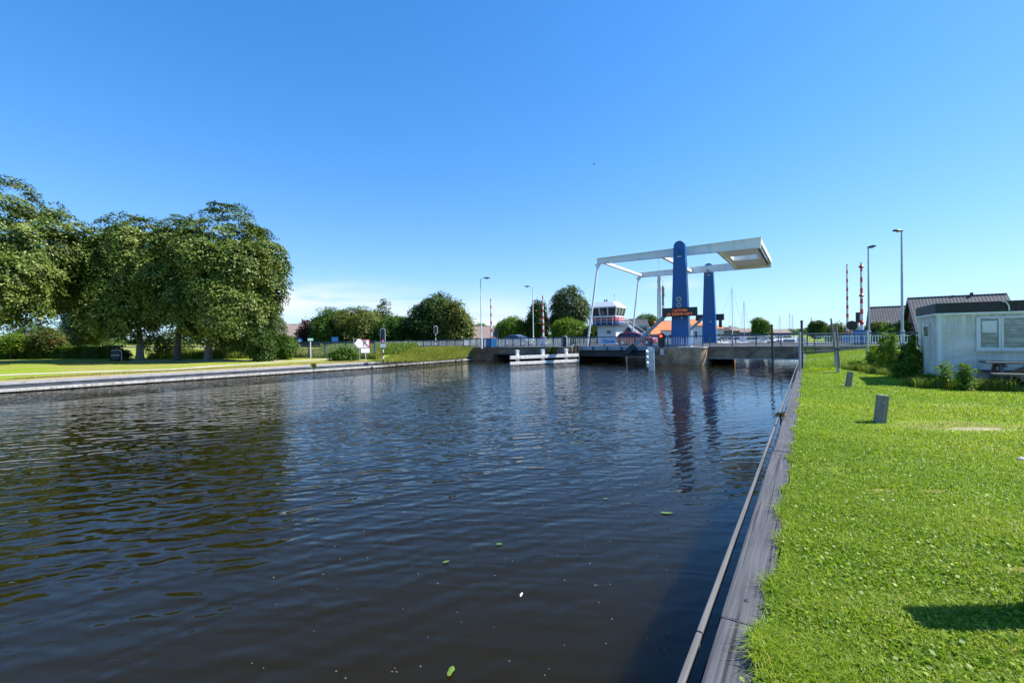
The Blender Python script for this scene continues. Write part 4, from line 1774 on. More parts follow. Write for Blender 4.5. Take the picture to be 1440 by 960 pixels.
# ------------------------------------------------------------------ white cabin
def M_cabin():
    m, nt, out = new_mat('weathered_cabin_sheet')
    g = N(nt)
    c = g.coord()
    streak = g.noise(g.mapping(c, (6.0, 6.0, 0.35)), 1.6, 6, 0.7)
    blot = g.noise(c, 1.1, 5, 0.65)
    sx = g.n('ShaderNodeSeparateXYZ')
    g.l(c, sx.inputs[0])
    base = g.ramp(blot, [(0.35, (0.56, 0.53, 0.48)), (0.6, (0.74, 0.70, 0.64)), (0.8, (0.82, 0.78, 0.72))])
    algae = g.ramp(streak, [(0.40, (0, 0, 0)), (0.70, (0.95, 0.95, 0.95))])
    hi = g.math('MULTIPLY_ADD', g.math('ABSOLUTE', g.math('SUBTRACT', sx.outputs[2], 1.15)), 0.75, 0.08, clamp=True)
    colr = g.mix(g.math('MULTIPLY', algae, hi), base, (0.20, 0.22, 0.19))
    dents = g.noise(g.mapping(c, (1.0, 1.0, 1.6)), 1.5, 2, 0.4, 0.8)
    nrm = g.bump(dents, 0.55, 0.16)
    g.l(g.bsdf(colr, 0.42, 0, 0.5, nrm).outputs[0], out.inputs[0])
    return m


def M_blind():
    m, nt, out = new_mat('window_with_blind')
    g = N(nt)
    c = g.coord()
    sx = g.n('ShaderNodeSeparateXYZ')
    g.l(c, sx.inputs[0])
    fr = g.math('FRACT', g.math('DIVIDE', sx.outputs[2], 0.17))
    ln = g.math('LESS_THAN', fr, 0.10)
    nz = g.noise(g.mapping(c, (1.5, 1, 3.0)), 2.2, 4)
    colr = g.ramp(nz, [(0.35, (0.16, 0.19, 0.20)), (0.65, (0.36, 0.39, 0.40))])
    colr = g.mix(g.math('MULTIPLY', ln, 0.6), colr, (0.08, 0.09, 0.10))
    g.l(g.bsdf(colr, 0.06, 0, 0.6).outputs[0], out.inputs[0])
    return m


def cabin():
    cz = 1.14
    s0, t0 = 3.3, 18.75
    dd, ww = 2.95, 7.0
    root = thing('cabin', 'weathered white site cabin with dark flat roof edge on the lawn', 'cabin', W(s0, t0, cz), RZ)
    cm = M_cabin()
    mb = MB()
    mb.b(0, ww, 0, dd, 0.10, 2.09)
    build('wall', mb, cm, root)
    mb = MB()
    mb.b(-0.02, ww + .02, -0.02, dd + .02, -0.1, 0.098)
    build('plinth', mb, MT['darksteel'], root)
    # corner trims
    mb = MB()
    mb.b(-0.012, 0.10, -0.014, -0.002, 0.1, 2.08)
    mb.b(-0.014, -0.002, -0.014, 0.08, 0.1, 2.08)
    build('corner_trim', mb, MT['white'], root)
    # roof fascia
    mb = MB()
    mb.b(-0.05, ww + .05, -0.05, dd + 0.05, 2.115, 2.42)
    rf = build('roof_fascia', mb, MT['fasciadark'], root, bevel=0.015)
    mb = MB()
    mb.b(-0.065, ww + .06, -0.065, dd + 0.06, 2.05, 2.112)
    build('drip_edge', mb, MT['railgrey'], root)
    mb = MB()
    mb.tube([(1.36, -0.08, 2.41), (1.45, -0.10, 2.37), (1.50, -0.09, 2.26), (1.51, -0.08, 2.13)], 0.018, 6)
    build('roof_cable', mb, MT['railgrey'], rf, smooth=True)
    mb = MB()
    mb.b(1.66, 1.73, -0.064, -0.052, 2.12, 2.41)
    build('fascia_joint', mb, MT['black'], rf)
    # door on the end wall with a small window
    mb = MB()
    mb.b(-0.035, -0.002, 0.95, 1.78, 0.12, 1.84)
    dr = build('door', mb, cm, root)
    mb = MB()
    mb.b(-0.05, -0.036, 1.02, 1.70, 1.38, 1.78)
    fr = build('door_window', mb, MT['railgrey'], dr)
    mb = MB()
    mb.b(-0.056, -0.051, 1.07, 1.33, 1.42, 1.74)
    mb.b(-0.056, -0.051, 1.39, 1.65, 1.42, 1.74)
    build('pane', mb, MT['glass'], fr)
    mb = MB()
    mb.tube([(-0.09, 1.04, 0.95), (-0.09, 1.16, 0.95)], 0.015, 6)
    build('handle', mb, MT['galv'], dr)
    for y in (0.45, 0.9, 1.83, 2.35):
        mb = MB()
        mb.b(-0.012, -0.002, y - 0.012, y + 0.012, 0.12, 2.04)
        build('wall_seam', mb, MT['railgrey'], root)
    # sliding windows
    bl = M_blind()
    x = 0.93
    for i in range(4):
        w = 0.37 if i == 0 else 0.66
        mb = MB()
        z0, z1 = 1.07, 1.92
        fw = 0.05 if i else 0.09
        for (a, b_, c_, d_) in ((x - fw, x + w + 0.05, z0 - 0.06, z0), (x - fw, x + w + 0.05, z1, z1 + 0.05), (x - fw, x, z0 + .001, z1 - .001), (x + w, x + w + 0.05, z0 + .001, z1 - .001)):
            mb.b(a, b_, -0.06, -0.002, c_, d_)
        wf = build('window', mb, MT['white'], root, bevel=0.006)
        mb = MB()
        mb.b(x + 0.002, x + w - 0.002, -0.03, -0.003, z0 + 0.002, z1 - 0.002)
        build('pane', mb, bl, wf)
        if i == 0:
            mb = MB()
            mb.b(x + 0.04, x + 0.34, -0.037, -0.031, z0 + 0.44, z1 - 0.07)
            build('paper_notice', mb, MT['white'], wf)
        x += w + 0.105
    mb = MB()
    mb.b(0.82, 4.0, -0.10, -0.062, 0.97, 1.006)
    build('window_sill', mb, MT['white'], root)
    return root


cabin()


def picnic_table():
    p = ground(1403, 546)
    root = thing('picnic_table', 'dark timber picnic table with attached benches beside the white cabin', 'picnic table', p, RZ)
    # x along the table, starts left of the visible end frame
    L = 1.9
    mb = MB()
    for k in range(5):
        y = -0.34 + k * 0.155
        mb.b(-0.28, L, y, y + 0.14, 0.70, 0.745)
    build('tabletop', mb, MT['tablewood'], root, bevel=0.006)
    for sy in (-1, 1):
        mb = MB()
        for k in range(2):
            y = sy * (0.60 + k * 0.15)
            mb.b(-0.28, L, y - 0.068, y + 0.068, 0.42, 0.465)
        build('bench', mb, MT['tablewood'], root, bevel=0.006)
    for x in (0.0, L - 0.35):
        for sy in (-1, 1):
            mb = MB()
            mb.bar((x, sy * 0.62, 0.0), (x, sy * 0.20, 0.695), 0.07, 0.13)
            build('leg', mb, MT['tablewood'], root)
        mb = MB()
        mb.b(x + 0.045, x + 0.095, -0.78, 0.78, 0.30, 0.416)
        mb.b(x + 0.045, x + 0.095, -0.36, 0.36, 0.60, 0.695)
        build('crossbar', mb, MT['tablewood'], root)
    mb = MB()
    mb.bar((0.10, 0, 0.36), (0.75, 0, 0.685), 0.06, 0.09)
    mb.bar((L - 0.30, 0, 0.36), (L - 0.85, 0, 0.685), 0.06, 0.09)
    build('brace', mb, MT['tablewood'], root)
    return root


picnic_table()


# ------------------------------------------------------------------ cars
def make_car(label, loc, rz, L, paint, wagon=True, group='cars on the bridge'):
    """front towards +x"""
    root = thing('parked_car' if False else 'car', label, 'car', loc, rz, group)
    k = L / 4.3
    prof = [(-2.15, 0.35), (-2.15, 0.72), (-2.10, 0.95), (-1.95, 1.02), (-1.62, 1.42), (-1.1, 1.50), (-0.2, 1.50), (0.25, 1.40), (1.02, 0.98), (1.75, 0.86), (2.08, 0.70), (2.15, 0.52), (2.12, 0.30), (1.75, 0.22), (-1.8, 0.22)]
    if not wagon:
        prof = [(-2.15, 0.35), (-2.15, 0.75), (-2.08, 0.98), (-1.75, 1.05), (-1.15, 1.36), (-0.75, 1.42), (-0.05, 1.42), (0.35, 1.33), (1.05, 0.96), (1.75, 0.84), (2.08, 0.70), (2.15, 0.52), (2.12, 0.30), (1.75, 0.22), (-1.8, 0.22)]

    def hw(z):
        if z < 0.5:
            return 0.82
        if z < 0.98:
            return 0.86
        return 0.86 - (z - 0.98) * 0.42
    mb = MB()
    n = len(prof)
    vs = [(x * k, -hw(z), z) for x, z in prof] + [(x * k, hw(z), z) for x, z in prof]
    mb.add(vs, [tuple(range(n)), tuple(range(2 * n - 1, n - 1, -1))] + [(i, i + n, (i + 1) % n + n, (i + 1) % n) for i in range(n)])
    bd = build('body', mb, paint, root, bevel=0.035)
    top = 1.43 if wagon else 1.36
    for sy in (-1, 1):
        def P(x, z, o=0.014):
            return (x * k, sy * (hw(z) + o), z)
        wins = [[(-1.80, 1.04), (-0.98, 1.04), (-0.98, top), (-1.50, top - 0.03)], [(-0.90, 1.04), (-0.05, 1.03), (-0.05, top), (-0.90, top)], [(0.03, 1.03), (0.92, 1.02), (0.32, top - 0.08), (0.03, top - 0.01)]]
        if not wagon:
            wins[0] = [(-1.55, 1.06), (-0.98, 1.05), (-0.98, top - 0.02), (-1.12, top - 0.05)]
        for w in wins:
            mb = MB()
            vs = [P(x, z) for x, z in w] + [P(x, z, -0.02) for x, z in w]
            mb.add(vs, [(0, 1, 2, 3), (7, 6, 5, 4), (0, 4, 5, 1), (1, 5, 6, 2), (2, 6, 7, 3), (3, 7, 4, 0)])
            build('side_window', mb, MT['glass'], root)
        mb = MB()
        mb.box((0.78 * k, sy * 0.95, 1.03), (0.12, 0.16, 0.12))
        build('mirror', mb, paint, root, bevel=0.02)
        for x in (-1.32, 1.35):
            mb = MB()
            mb.lathe([(0.20, -0.10), (0.30, -0.11), (0.32, -0.06), (0.32, 0.06), (0.30, 0.11), (0.20, 0.10)], 18, (x * k, sy * 0.77, 0.32), 'y')
            tw = build('wheel', mb, MT['tyre'], root, smooth=True)
            mb = MB()
            mb.lathe([(0.04, -0.025), (0.20, -0.005), (0.205, 0.02)] if sy < 0 else [(0.205, -0.02), (0.20, 0.005), (0.04, 0.025)], 14, (x * k, sy * 0.885, 0.32), 'y')
            build('rim', mb, MT['rim'], tw, smooth=True)
        mb = MB()
        mb.box((1.93 * k, sy * 0.62, 0.74), (0.30, 0.34, 0.14), 0, 0, R(20))
        build('headlight', mb, MT['lampglass'], root, bevel=0.02)
        mb = MB()
        mb.box((-2.13 * k, sy * 0.74, 0.88), (0.07, 0.18, 0.26))
        build('taillight', mb, MT['taillight'], root, bevel=0.01)
        mb = MB()
        mb.b(-0.06 * k, 0.06 * k + .06, sy * 0.868 - 0.012, sy * 0.868 + 0.012, 0.86, 0.89)
        build('door_handle', mb, MT['darksteel'], root)
    ws = MB()
    a = [(0.34, 1.37), (1.0, 1.0)] if wagon else [(0.42, 1.30), (1.02, 0.985)]
    d = 0.02
    ws.add([(a[0][0] * k + d, -0.62, a[0][1] + d), (a[0][0] * k + d, 0.62, a[0][1] + d), (a[1][0] * k + d, 0.76, a[1][1] + d), (a[1][0] * k + d, -0.76, a[1][1] + d)], [(0, 1, 2, 3)])
    build('windscreen', ws, MT['glass'], root)
    rw = MB()
    a = [(-1.66, 1.38), (-1.93, 1.06)] if wagon else [(-1.2, 1.35), (-1.7, 1.08)]
    rw.add([(a[0][0] * k - d, -0.60, a[0][1] + d), (a[0][0] * k - d, 0.60, a[0][1] + d), (a[1][0] * k - d, 0.74, a[1][1] + d), (a[1][0] * k - d, -0.74, a[1][1] + d)], [(3, 2, 1, 0)])
    build('rear_window', rw, MT['glass'], root)
    mb = MB()
    mb.b(2.14 * k, 2.16 * k + .01, -0.26, 0.26, 0.42, 0.53)
    build('number_plate', mb, MT['yellow'], root)
    mb = MB()
    mb.b(2.10 * k, 2.13 * k + .015, -0.5, 0.5, 0.56, 0.68)
    build('grille', mb, MT['black'], root)
    return root


make_car('red estate car driving over the lifting bridge deck', W(-16.1, 50.2, DECK + 0.004), RZ, 4.35, MT['carred'])
make_car('dark blue car on the road left of the bridge', W(-31.0, 49.0, DECK + 0.024), RZ, 3.95, MT['cargrey'], wagon=False)


# ------------------------------------------------------------------ bridge keeper's house
def control_house():
    root = thing('bridge_house', 'white bridge keeper house with a glazed upper storey and red and blue bands', 'bridge house', W(-27.35, 66.2, 0.9), RZ)
    w, d = 2.95, 3.1
    zb = 0.7
    mb = MB()
    mb.b(0, w, 0, d, -0.3, 3.45)
    body = build('lower_wall', mb, MT['white'], root, bevel=0.03)
    mb = MB()
    mb.b(1.55, 2.15, -0.03, -0.002, 2.25, 2.72)
    wf = build('window', mb, MT['darksteel'], root)
    mb = MB()
    mb.b(1.60, 2.10, -0.04, -0.031, 2.30, 2.67)
    build('pane', mb, MT['glass'], wf)
    # walkway
    x0, x1, y0, y1 = -0.95, w + 0.75, -0.8, d + 0.6
    mb = MB()
    mb.b(x0, x1, y0, y1, 3.46, 3.62)
    build('walkway', mb, MT['railblue'], root)
    # upper cabin
    ux0, ux1, uy0, uy1 = -0.60, w + 0.10, -0.35, d + 0.2
    mb = MB()
    mb.b(ux0, ux1, uy0, uy1, 3.63, 4.22)
    build('blue_band', mb, MT['deepblue'], root)
    mb = MB()
    mb.b(ux0 - 0.02, ux1 + 0.02, uy0 - 0.02, uy1 + 0.02, 4.222, 4.72)
    build('red_band', mb, MT['redpaint'], root)
    mb = MB()
    mb.b(ux0 - 0.01, ux1 + 0.01, uy0 - 0.01, uy1 + 0.01, 4.722, 4.95)
    build('sill_band', mb, MT['white'], root)
    # outward leaning glazing: frustum
    zz0, zz1 = 4.952, 6.15
    e = 0.22
    mb = MB()
    vs = [(ux0, uy0, zz0), (ux1, uy0, zz0), (ux1, uy1, zz0), (ux0, uy1, zz0), (ux0 - e, uy0 - e, zz1), (ux1 + e, uy0 - e, zz1), (ux1 + e, uy1 + e, zz1), (ux0 - e, uy1 + e, zz1)]
    mb.add(vs, [(0, 1, 5, 4), (1, 2, 6, 5), (2, 3, 7, 6), (3, 0, 4, 7)])
    gl = build('glazing', mb, MT['glass'], root)
    mb = MB()
    for i in range(4):
        u = i / 3
        mb.bar((ux0 + (ux1 - ux0) * u, uy0 - 0.01, zz0), (ux0 - e + (ux1 - ux0 + 2 * e) * u, uy0 - e - 0.01, zz1), 0.16, 0.10)
        mb.bar((ux1 + 0.01, uy0 + (uy1 - uy0) * u, zz0), (ux1 + e + 0.01, uy0 - e + (uy1 - uy0 + 2 * e) * u, zz1), 0.16, 0.10)
        mb.bar((ux0 - 0.01, uy0 + (uy1 - uy0) * u, zz0), (ux0 - e - 0.01, uy0 - e + (uy1 - uy0 + 2 * e) * u, zz1), 0.16, 0.10)
    build('mullion', mb, MT['white'], gl)
    # roof: hipped white
    ov = 0.32
    a0, a1, b0, b1 = ux0 - e - ov * .3, ux1 + e + ov * .3, uy0 - e - ov * .3, uy1 + e + ov * .3
    mb = MB()
    mb.b(a0, a1, b0, b1, 6.152, 6.34)
    mb.add([(a0, b0, 6.342), (a1, b0, 6.342), (a1, b1, 6.342), (a0, b1, 6.342), (a0 + 0.75, b0 + 0.75, 7.12), (a1 - 0.85, b0 + 0.75, 7.12), (a1 - 0.85, b1 - 0.75, 7.12), (a0 + 0.75, b1 - 0.75, 7.12)],
           [(0, 1, 5, 4), (1, 2, 6, 5), (2, 3, 7, 6), (3, 0, 4, 7), (4, 5, 6, 7), (3, 2, 1, 0)])
    rf = build('roof', mb, MT['white'], root)
    for x in (0.75, 1.08):
        mb = MB()
        mb.tube([(x, 1.3, 7.0), (x, 1.3, 7.55)], 0.11, 8)
        build('flue', mb, MT['darksteel'], rf, smooth=True)
    mb = MB()
    mb.tube([(2.35, 1.2, 7.1), (2.35, 1.2, 8.2)], 0.025, 6)
    mb.b(2.25, 2.45, 1.19, 1.21, 8.1, 8.2)
    build('antenna', mb, MT['galv'], rf)
    # balustrade
    mb = MB()
    for (p0, p1) in (((x0, y0), (x1, y0)), ((x1, y0), (x1, y1)), ((x0, y0), (x0, y1))):
        for z in (3.98, 4.35, 4.72):
            mb.bar((p0[0], p0[1], z), (p1[0], p1[1], z), 0.05, 0.055)
        for k in range(6):
            u = k / 5
            x, y = p0[0] + (p1[0] - p0[0]) * u, p0[1] + (p1[1] - p0[1]) * u
            mb.bar((x, y, 3.62), (x, y, 4.72), 0.06, 0.06)
    build('balustrade', mb, MT['white'], root)
    # stair
    mb = MB()
    mb.bar((w + 0.75, d - 0.2, 3.5), (w + 4.2, d - 0.2, 0.9), 0.1, 0.22)
    mb.bar((w + 0.75, d + 0.6, 3.5), (w + 4.2, d + 0.6, 0.9), 0.1, 0.22)
    for k in range(10):
        u = (k + 0.5) / 10
        mb.b(w + 0.75 + 3.45 * u - 0.13, w + 0.75 + 3.45 * u + 0.13, d - 0.19, d + 0.59, 3.5 - 2.6 * u - 0.03, 3.5 - 2.6 * u)
    build('stair', mb, MT['railgrey'], root)
    mb = MB()
    mb.tube([(w + 0.75, d - 0.2, 4.5), (w + 4.2, d - 0.2, 1.9)], 0.04, 6)
    build('handrail', mb, MT['white'], root)
    return root


control_house()


# ------------------------------------------------------------------ houses
def house(label, loc, rz, w, d, hw, hr, wallmat, roofmat, wins=(), chim=None, group=None, eave=0.35, verge=None, gable_wins=(), door=None, name='house', cat='house', dormer=None):
    """ridge along local x; front at -y"""
    root = thing(name, label, cat, loc, rz, group)
    mb = MB()
    mb.prism_yz([(0, -0.5), (d, -0.5), (d, hw), (d / 2, hw + hr - 0.05), (0, hw)], 0, w)
    wl = build('wall', mb, wallmat, root)
    th = 0.16
    sl = hr / (d / 2)
    mb = MB()
    for s in (0, 1):
        if s == 0:
            ya, yb = -eave, d / 2
        else:
            ya, yb = d + eave, d / 2
        za, zb_ = hw - eave * sl, hw + hr
        poly = [(ya, za + 0.03), (yb, zb_ + 0.03), (yb, zb_ + 0.03 + th), (ya, za + 0.03 + th)]
        mb.prism_yz(poly, -eave, w + eave)
    rf = build('roof', mb, roofmat, root)
    rd = MB()
    rd.tube([(-eave, d / 2, hw + hr + th), (w + eave, d / 2, hw + hr + th)], 0.13, 6)
    build('ridge', rd, roofmat, rf)
    if verge:
        for x in (-eave - 0.05, w + eave + 0.002):
            mb = MB()
            for s in (0, 1):
                ya, yb = (-eave, d / 2) if s == 0 else (d + eave, d / 2)
                mb.prism_yz([(ya, hw - eave * sl - 0.12), (yb, hw + hr - 0.12), (yb, hw + hr + 0.19), (ya, hw - eave * sl + 0.19)], x, x + 0.05)
            build('verge_board', mb, verge, rf)
    for (x, z, ww, hh) in wins:
        mb = MB()
        mb.b(x, x + ww, -0.05, -0.002, z, z + hh)
        wf = build('window', mb, MT['white'], root)
        mb = MB()
        mb.b(x + 0.08, x + ww / 2 - 0.03, -0.062, -0.051, z + 0.08, z + hh - 0.08)
        mb.b(x + ww / 2 + 0.03, x + ww - 0.08, -0.062, -0.051, z + 0.08, z + hh - 0.08)
        build('pane', mb, MT['glass'], wf)
    for (y, z, ww, hh) in gable_wins:
        mb = MB()
        mb.b(-0.05, -0.002, y, y + ww, z, z + hh)
        wf = build('window', mb, MT['white'], root)
        mb = MB()
        mb.b(-0.062, -0.051, y + 0.08, y + ww - 0.08, z + 0.08, z + hh - 0.08)
        build('pane', mb, MT['glass'], wf)
    if chim:
        for (x, y, h, r) in chim:
            mb = MB()
            zt = hw + hr - abs(y - d / 2) * sl
            mb.b(x - r, x + r, y - r, y + r, zt - 0.2, zt + h)
            build('chimney', mb, MT['housebrick'] if r > 0.2 else MT['darksteel'], rf)
    if dormer:
        (x, ww, hh, y) = dormer
        mb = MB()
        mb.b(x, x + ww, y, d / 2, hw, hw + hh)
        dm = build('dormer', mb, MT['plaster'], root)
        mb = MB()
        mb.b(x + 0.15, x + ww - 0.15, y - 0.03, y - 0.002, hw + 0.35, hw + hh - 0.25)
        wf = build('dormer_window', mb, MT['white'], dm)
        mb = MB()
        k = max(1, int(ww / 1.2))
        for i in range(k):
            a = x + 0.22 + (ww - 0.44) * i / k
            b_ = x + 0.22 + (ww - 0.44) * (i + 1) / k - 0.1
            mb.b(a, b_, y - 0.045, y - 0.031, hw + 0.42, hw + hh - 0.32)
        build('pane', mb, MT['glass'], wf)
        mb = MB()
        mb.b(x - 0.2, x + ww + 0.2, y - 0.25, d / 2, hw + hh + 0.002, hw + hh + 0.16)
        build('dormer_roof', mb, MT['railgrey'], dm)
    return root


def house_px(label, px0, px1, Y, yeave, yridge, depth, rz=0.0, base=0.8, **kw):
    """house whose front runs across picture columns px0..px1 at depth Y"""
    a, b = at(px0, 470, Y), at(px1, 470, Y)
    dx = (b.x - a.x) / max(0.3, math.cos(rz))
    ze = at((px0 + px1) / 2, yeave, Y).z
    zr = at((px0 + px1) / 2, yridge, Y + depth / 2).z
    return house(label, (a.x, a.y, base), rz, dx, depth, ze - base, zr - ze, **kw)


# right: the two roofs behind the cabin
p = W(7.2, 75, 0.9)
house('house with a long grey tiled roof behind the fence left of the lamp post', p, RZ, 14, 8, 2.0, 3.05, wallmat=MT['housebrick'], roofmat=MT['greytile'], chim=[(6.5, 4.0, 0.35, 0.12)], wins=[(1, 0.4, 1.4, 1.2), (4, 0.4, 1.4, 1.2)], gable_wins=[(2.5, 0.4, 1.2, 1.2)])
p = W(9.84, 63.6, 0.9)
house('gabled house with a dark tiled roof rising behind the white cabin', p, RZ, 7.2, 9.2, 1.9, 3.55, wallmat=MT['housebrick'], roofmat=MT['greytile'], chim=[(3.4, 4.6, 0.30, 0.10), (4.9, 4.6, 0.5, 0.12)], gable_wins=[(3.6, 1.0, 1.6, 1.4)], verge=MT['darksteel'])
# left far house
house_px('white house with a dark solar clad roof between the trees on the left', 395, 419, 96, 474, 457, 8, rz=R(20), wallmat=MT['plaster'], roofmat=MT['browntile'], wins=[(0.8, 0.8, 1.0, 1.2), (2.4, 0.8, 1.0, 1.2)], chim=[(2.5, 4.5, .6, .3)])
p = at(419, 470, 90)
house('small white gabled house beside the purple tree', (p.x, p.y, 0.9), R(-70), 6, 3.2, 1.5, 1.6, wallmat=MT['white'], roofmat=MT['greytile'], gable_wins=[(1.0, 0.3, 0.9, 0.9)])
# farmhouse behind left road
house_px('low brown roofed house with yellow verge boards behind the left barrier', 650, 694, 88, 478, 460, 10, rz=R(4), wallmat=MT['housebrick'], roofmat=MT['browntile'], verge=MT['yellow'], wins=[(1, 0.5, 1.2, 1.1)])
# behind the bridge house
house_px('grey roofed house with a wide white dormer beside the bridge house', 868, 911, 100, 470, 450, 9, rz=R(-8), wallmat=MT['housebrick'], roofmat=MT['greytile'], dormer=(3.0, 3.8, 1.9, 0.8), wins=[(0.5, 0.6, 1.2, 1.3)])
house_px('orange roofed house nearest the bridge house', 908, 928, 108, 470, 461, 8, rz=R(-5), wallmat=MT['plaster'], roofmat=MT['redtile'], wins=[(0.6, 0.6, 1.0, 1.2)])
house_px('taller orange roofed house left of the near tower', 927, 948, 118, 464, 452.5, 8, rz=R(-5), wallmat=MT['white'], roofmat=MT['redtile'], wins=[(0.6, 1.0, 1.2, 1.2), (2.4, 1.0, 1.2, 1.2)], chim=[(1.0, 4, .8, .3)])
house_px('narrow white and red house seen between the two towers', 974, 988, 120, 458, 450, 8, rz=R(-5), wallmat=MT['white'], roofmat=MT['redtile'], wins=[(0.4, 1.0, 0.8, 2)])
# row beyond the marina
row = [(1007, 1018, 462, 458.5, 'redtile', 'brick row house right of the far tower, beyond the marina'), (1019, 1029, 465, 460.5, 'darktile', 'dark roofed row house beyond the boats, left of the white mast'),
       (1030, 1040, 465, 460, 'browntile', 'brown roofed row house beyond the boats, right of the white mast'), (1041, 1056, 467, 462.5, 'browntile', 'long low brick house beyond the boats'),
       (1056, 1066, 467.5, 464, 'redtile', 'small red roofed house left of the round tree beyond the marina'), (1090, 1112, 468, 463.5, 'browntile', 'low brown roofed house right of the round tree beyond the marina')]
for a, b, ye, yr, rm, lb in row:
    house_px(lb, a, b, 235, ye, yr, 9, rz=R(-3), wallmat=MT['housebrick'] if rm != 'redtile' else MT['plaster'], roofmat=MT[rm], wins=[(0.8, 1.0, 1.2, 1.5), (2.6, 1.0, 1.2, 1.5)], chim=[(0.8, 4.5, 0.8, 0.35)], group='row of houses beyond the marina')


# church spire, radio mast
p = at(1141, 470, 420)
root = thing('church', 'distant dark church spire above the trees on the right', 'church', (p.x, p.y, 0.8))
mb = MB()
mb.b(-2.5, 2.5, -2.5, 2.5, -0.5, 7.5)
build('tower', mb, MT['housebrick'], root)
mb = MB()
mb.lathe([(3.0, 7.51), (1.0, 11), (0.35, 14), (0.05, 18)], 8)
build('spire', mb, MT['darktile'], root)


def radio_mast(label, px, ytop, Y, w0, w1, n, ants, whip):
    base = onground(px, Y)
    top = at(px, ytop, Y)
    H = top.z - base.z
    root = thing('radio_mast', label, 'radio mast', base, R(15), 'lattice masts behind the bridge')
    legs = []
    mb = MB()
    for i in range(3):
        an = i * 2.0944
        p0 = Vector((math.cos(an) * w0, math.sin(an) * w0, 0))
        p1 = Vector((math.cos(an) * w1, math.sin(an) * w1, H))
        legs.append((p0, p1))
        mb.bar(p0, p1, 0.20, 0.20)
    build('leg_frame', mb, MT['mastgrey'], root)
    mb = MB()
    for k in range(n):
        for i in range(3):
            a0 = legs[i][0].lerp(legs[i][1], k / n)
            b1 = legs[(i + 1) % 3][0].lerp(legs[(i + 1) % 3][1], (k + 1) / n)
            b0 = legs[(i + 1) % 3][0].lerp(legs[(i + 1) % 3][1], k / n)
            mb.bar(a0, b1, 0.09, 0.09)
            mb.bar(a0, b0, 0.09, 0.09)
    build('lattice', mb, MT['mastgrey'], root)
    for (u, dx, hh) in ants:
        mb = MB()
        mb.box((dx, -0.3, H * u), (0.35, 0.25, hh))
        build('antenna_panel', mb, MT['railgrey'], root)
    mb = MB()
    mb.tube([(0, 0, H), (0, 0, H + whip)], 0.06, 6)
    build('whip_antenna', mb, MT['galv'], root)
    return root


radio_mast('taller lattice radio mast behind the lifting span', 927.5, 388, 165, 0.75, 0.45, 22, [(0.97, -0.5, 1.8), (0.97, 0.55, 1.8), (0.85, -0.6, 2.0), (0.8, 0.6, 1.4), (0.72, 0.5, 1.2)], 7.0)
radio_mast('slimmer radio mast just right of the taller lattice mast', 933, 402, 172, 0.4, 0.25, 20, [(0.93, 0.45, 1.6), (0.84, 0.5, 1.6), (0.62, -0.3, 1.0)], 2.0)


# ------------------------------------------------------------------ boats
def hull_mb(L, B, H):
    mb = MB()
    st = []
    n = 9
    for i in range(n):
        u = i / (n - 1)
        w = B / 2 * (0.82 + 0.18 * math.sin(math.pi * min(u * 1.3, 1))) if u < 0.55 else B / 2 * max(0.03, math.cos((u - 0.55) / 0.45 * math.pi / 2) ** 0.7)
        sh = H * (0.88 + 0.28 * u * u)
        x = -L / 2 + L * u
        st.append([(x, -w, sh), (x, -w * 0.85, 0.05), (x, 0, -0.35), (x, w * 0.85, 0.05), (x, w, sh)])
    o = 0
    vs = [p for s in st for p in s]
    fs = []
    for i in range(n - 1):
        for k in range(4):
            a = i * 5 + k
            fs.append((a, a + 1, a + 6, a + 5))
        fs.append((i * 5, (i + 1) * 5, (i + 1) * 5 + 4, i * 5 + 4))
    fs.append((0, 1, 2, 3, 4))
    fs.append(tuple((n - 1) * 5 + k for k in range(5))[::-1])
    return mb.add(vs, fs)


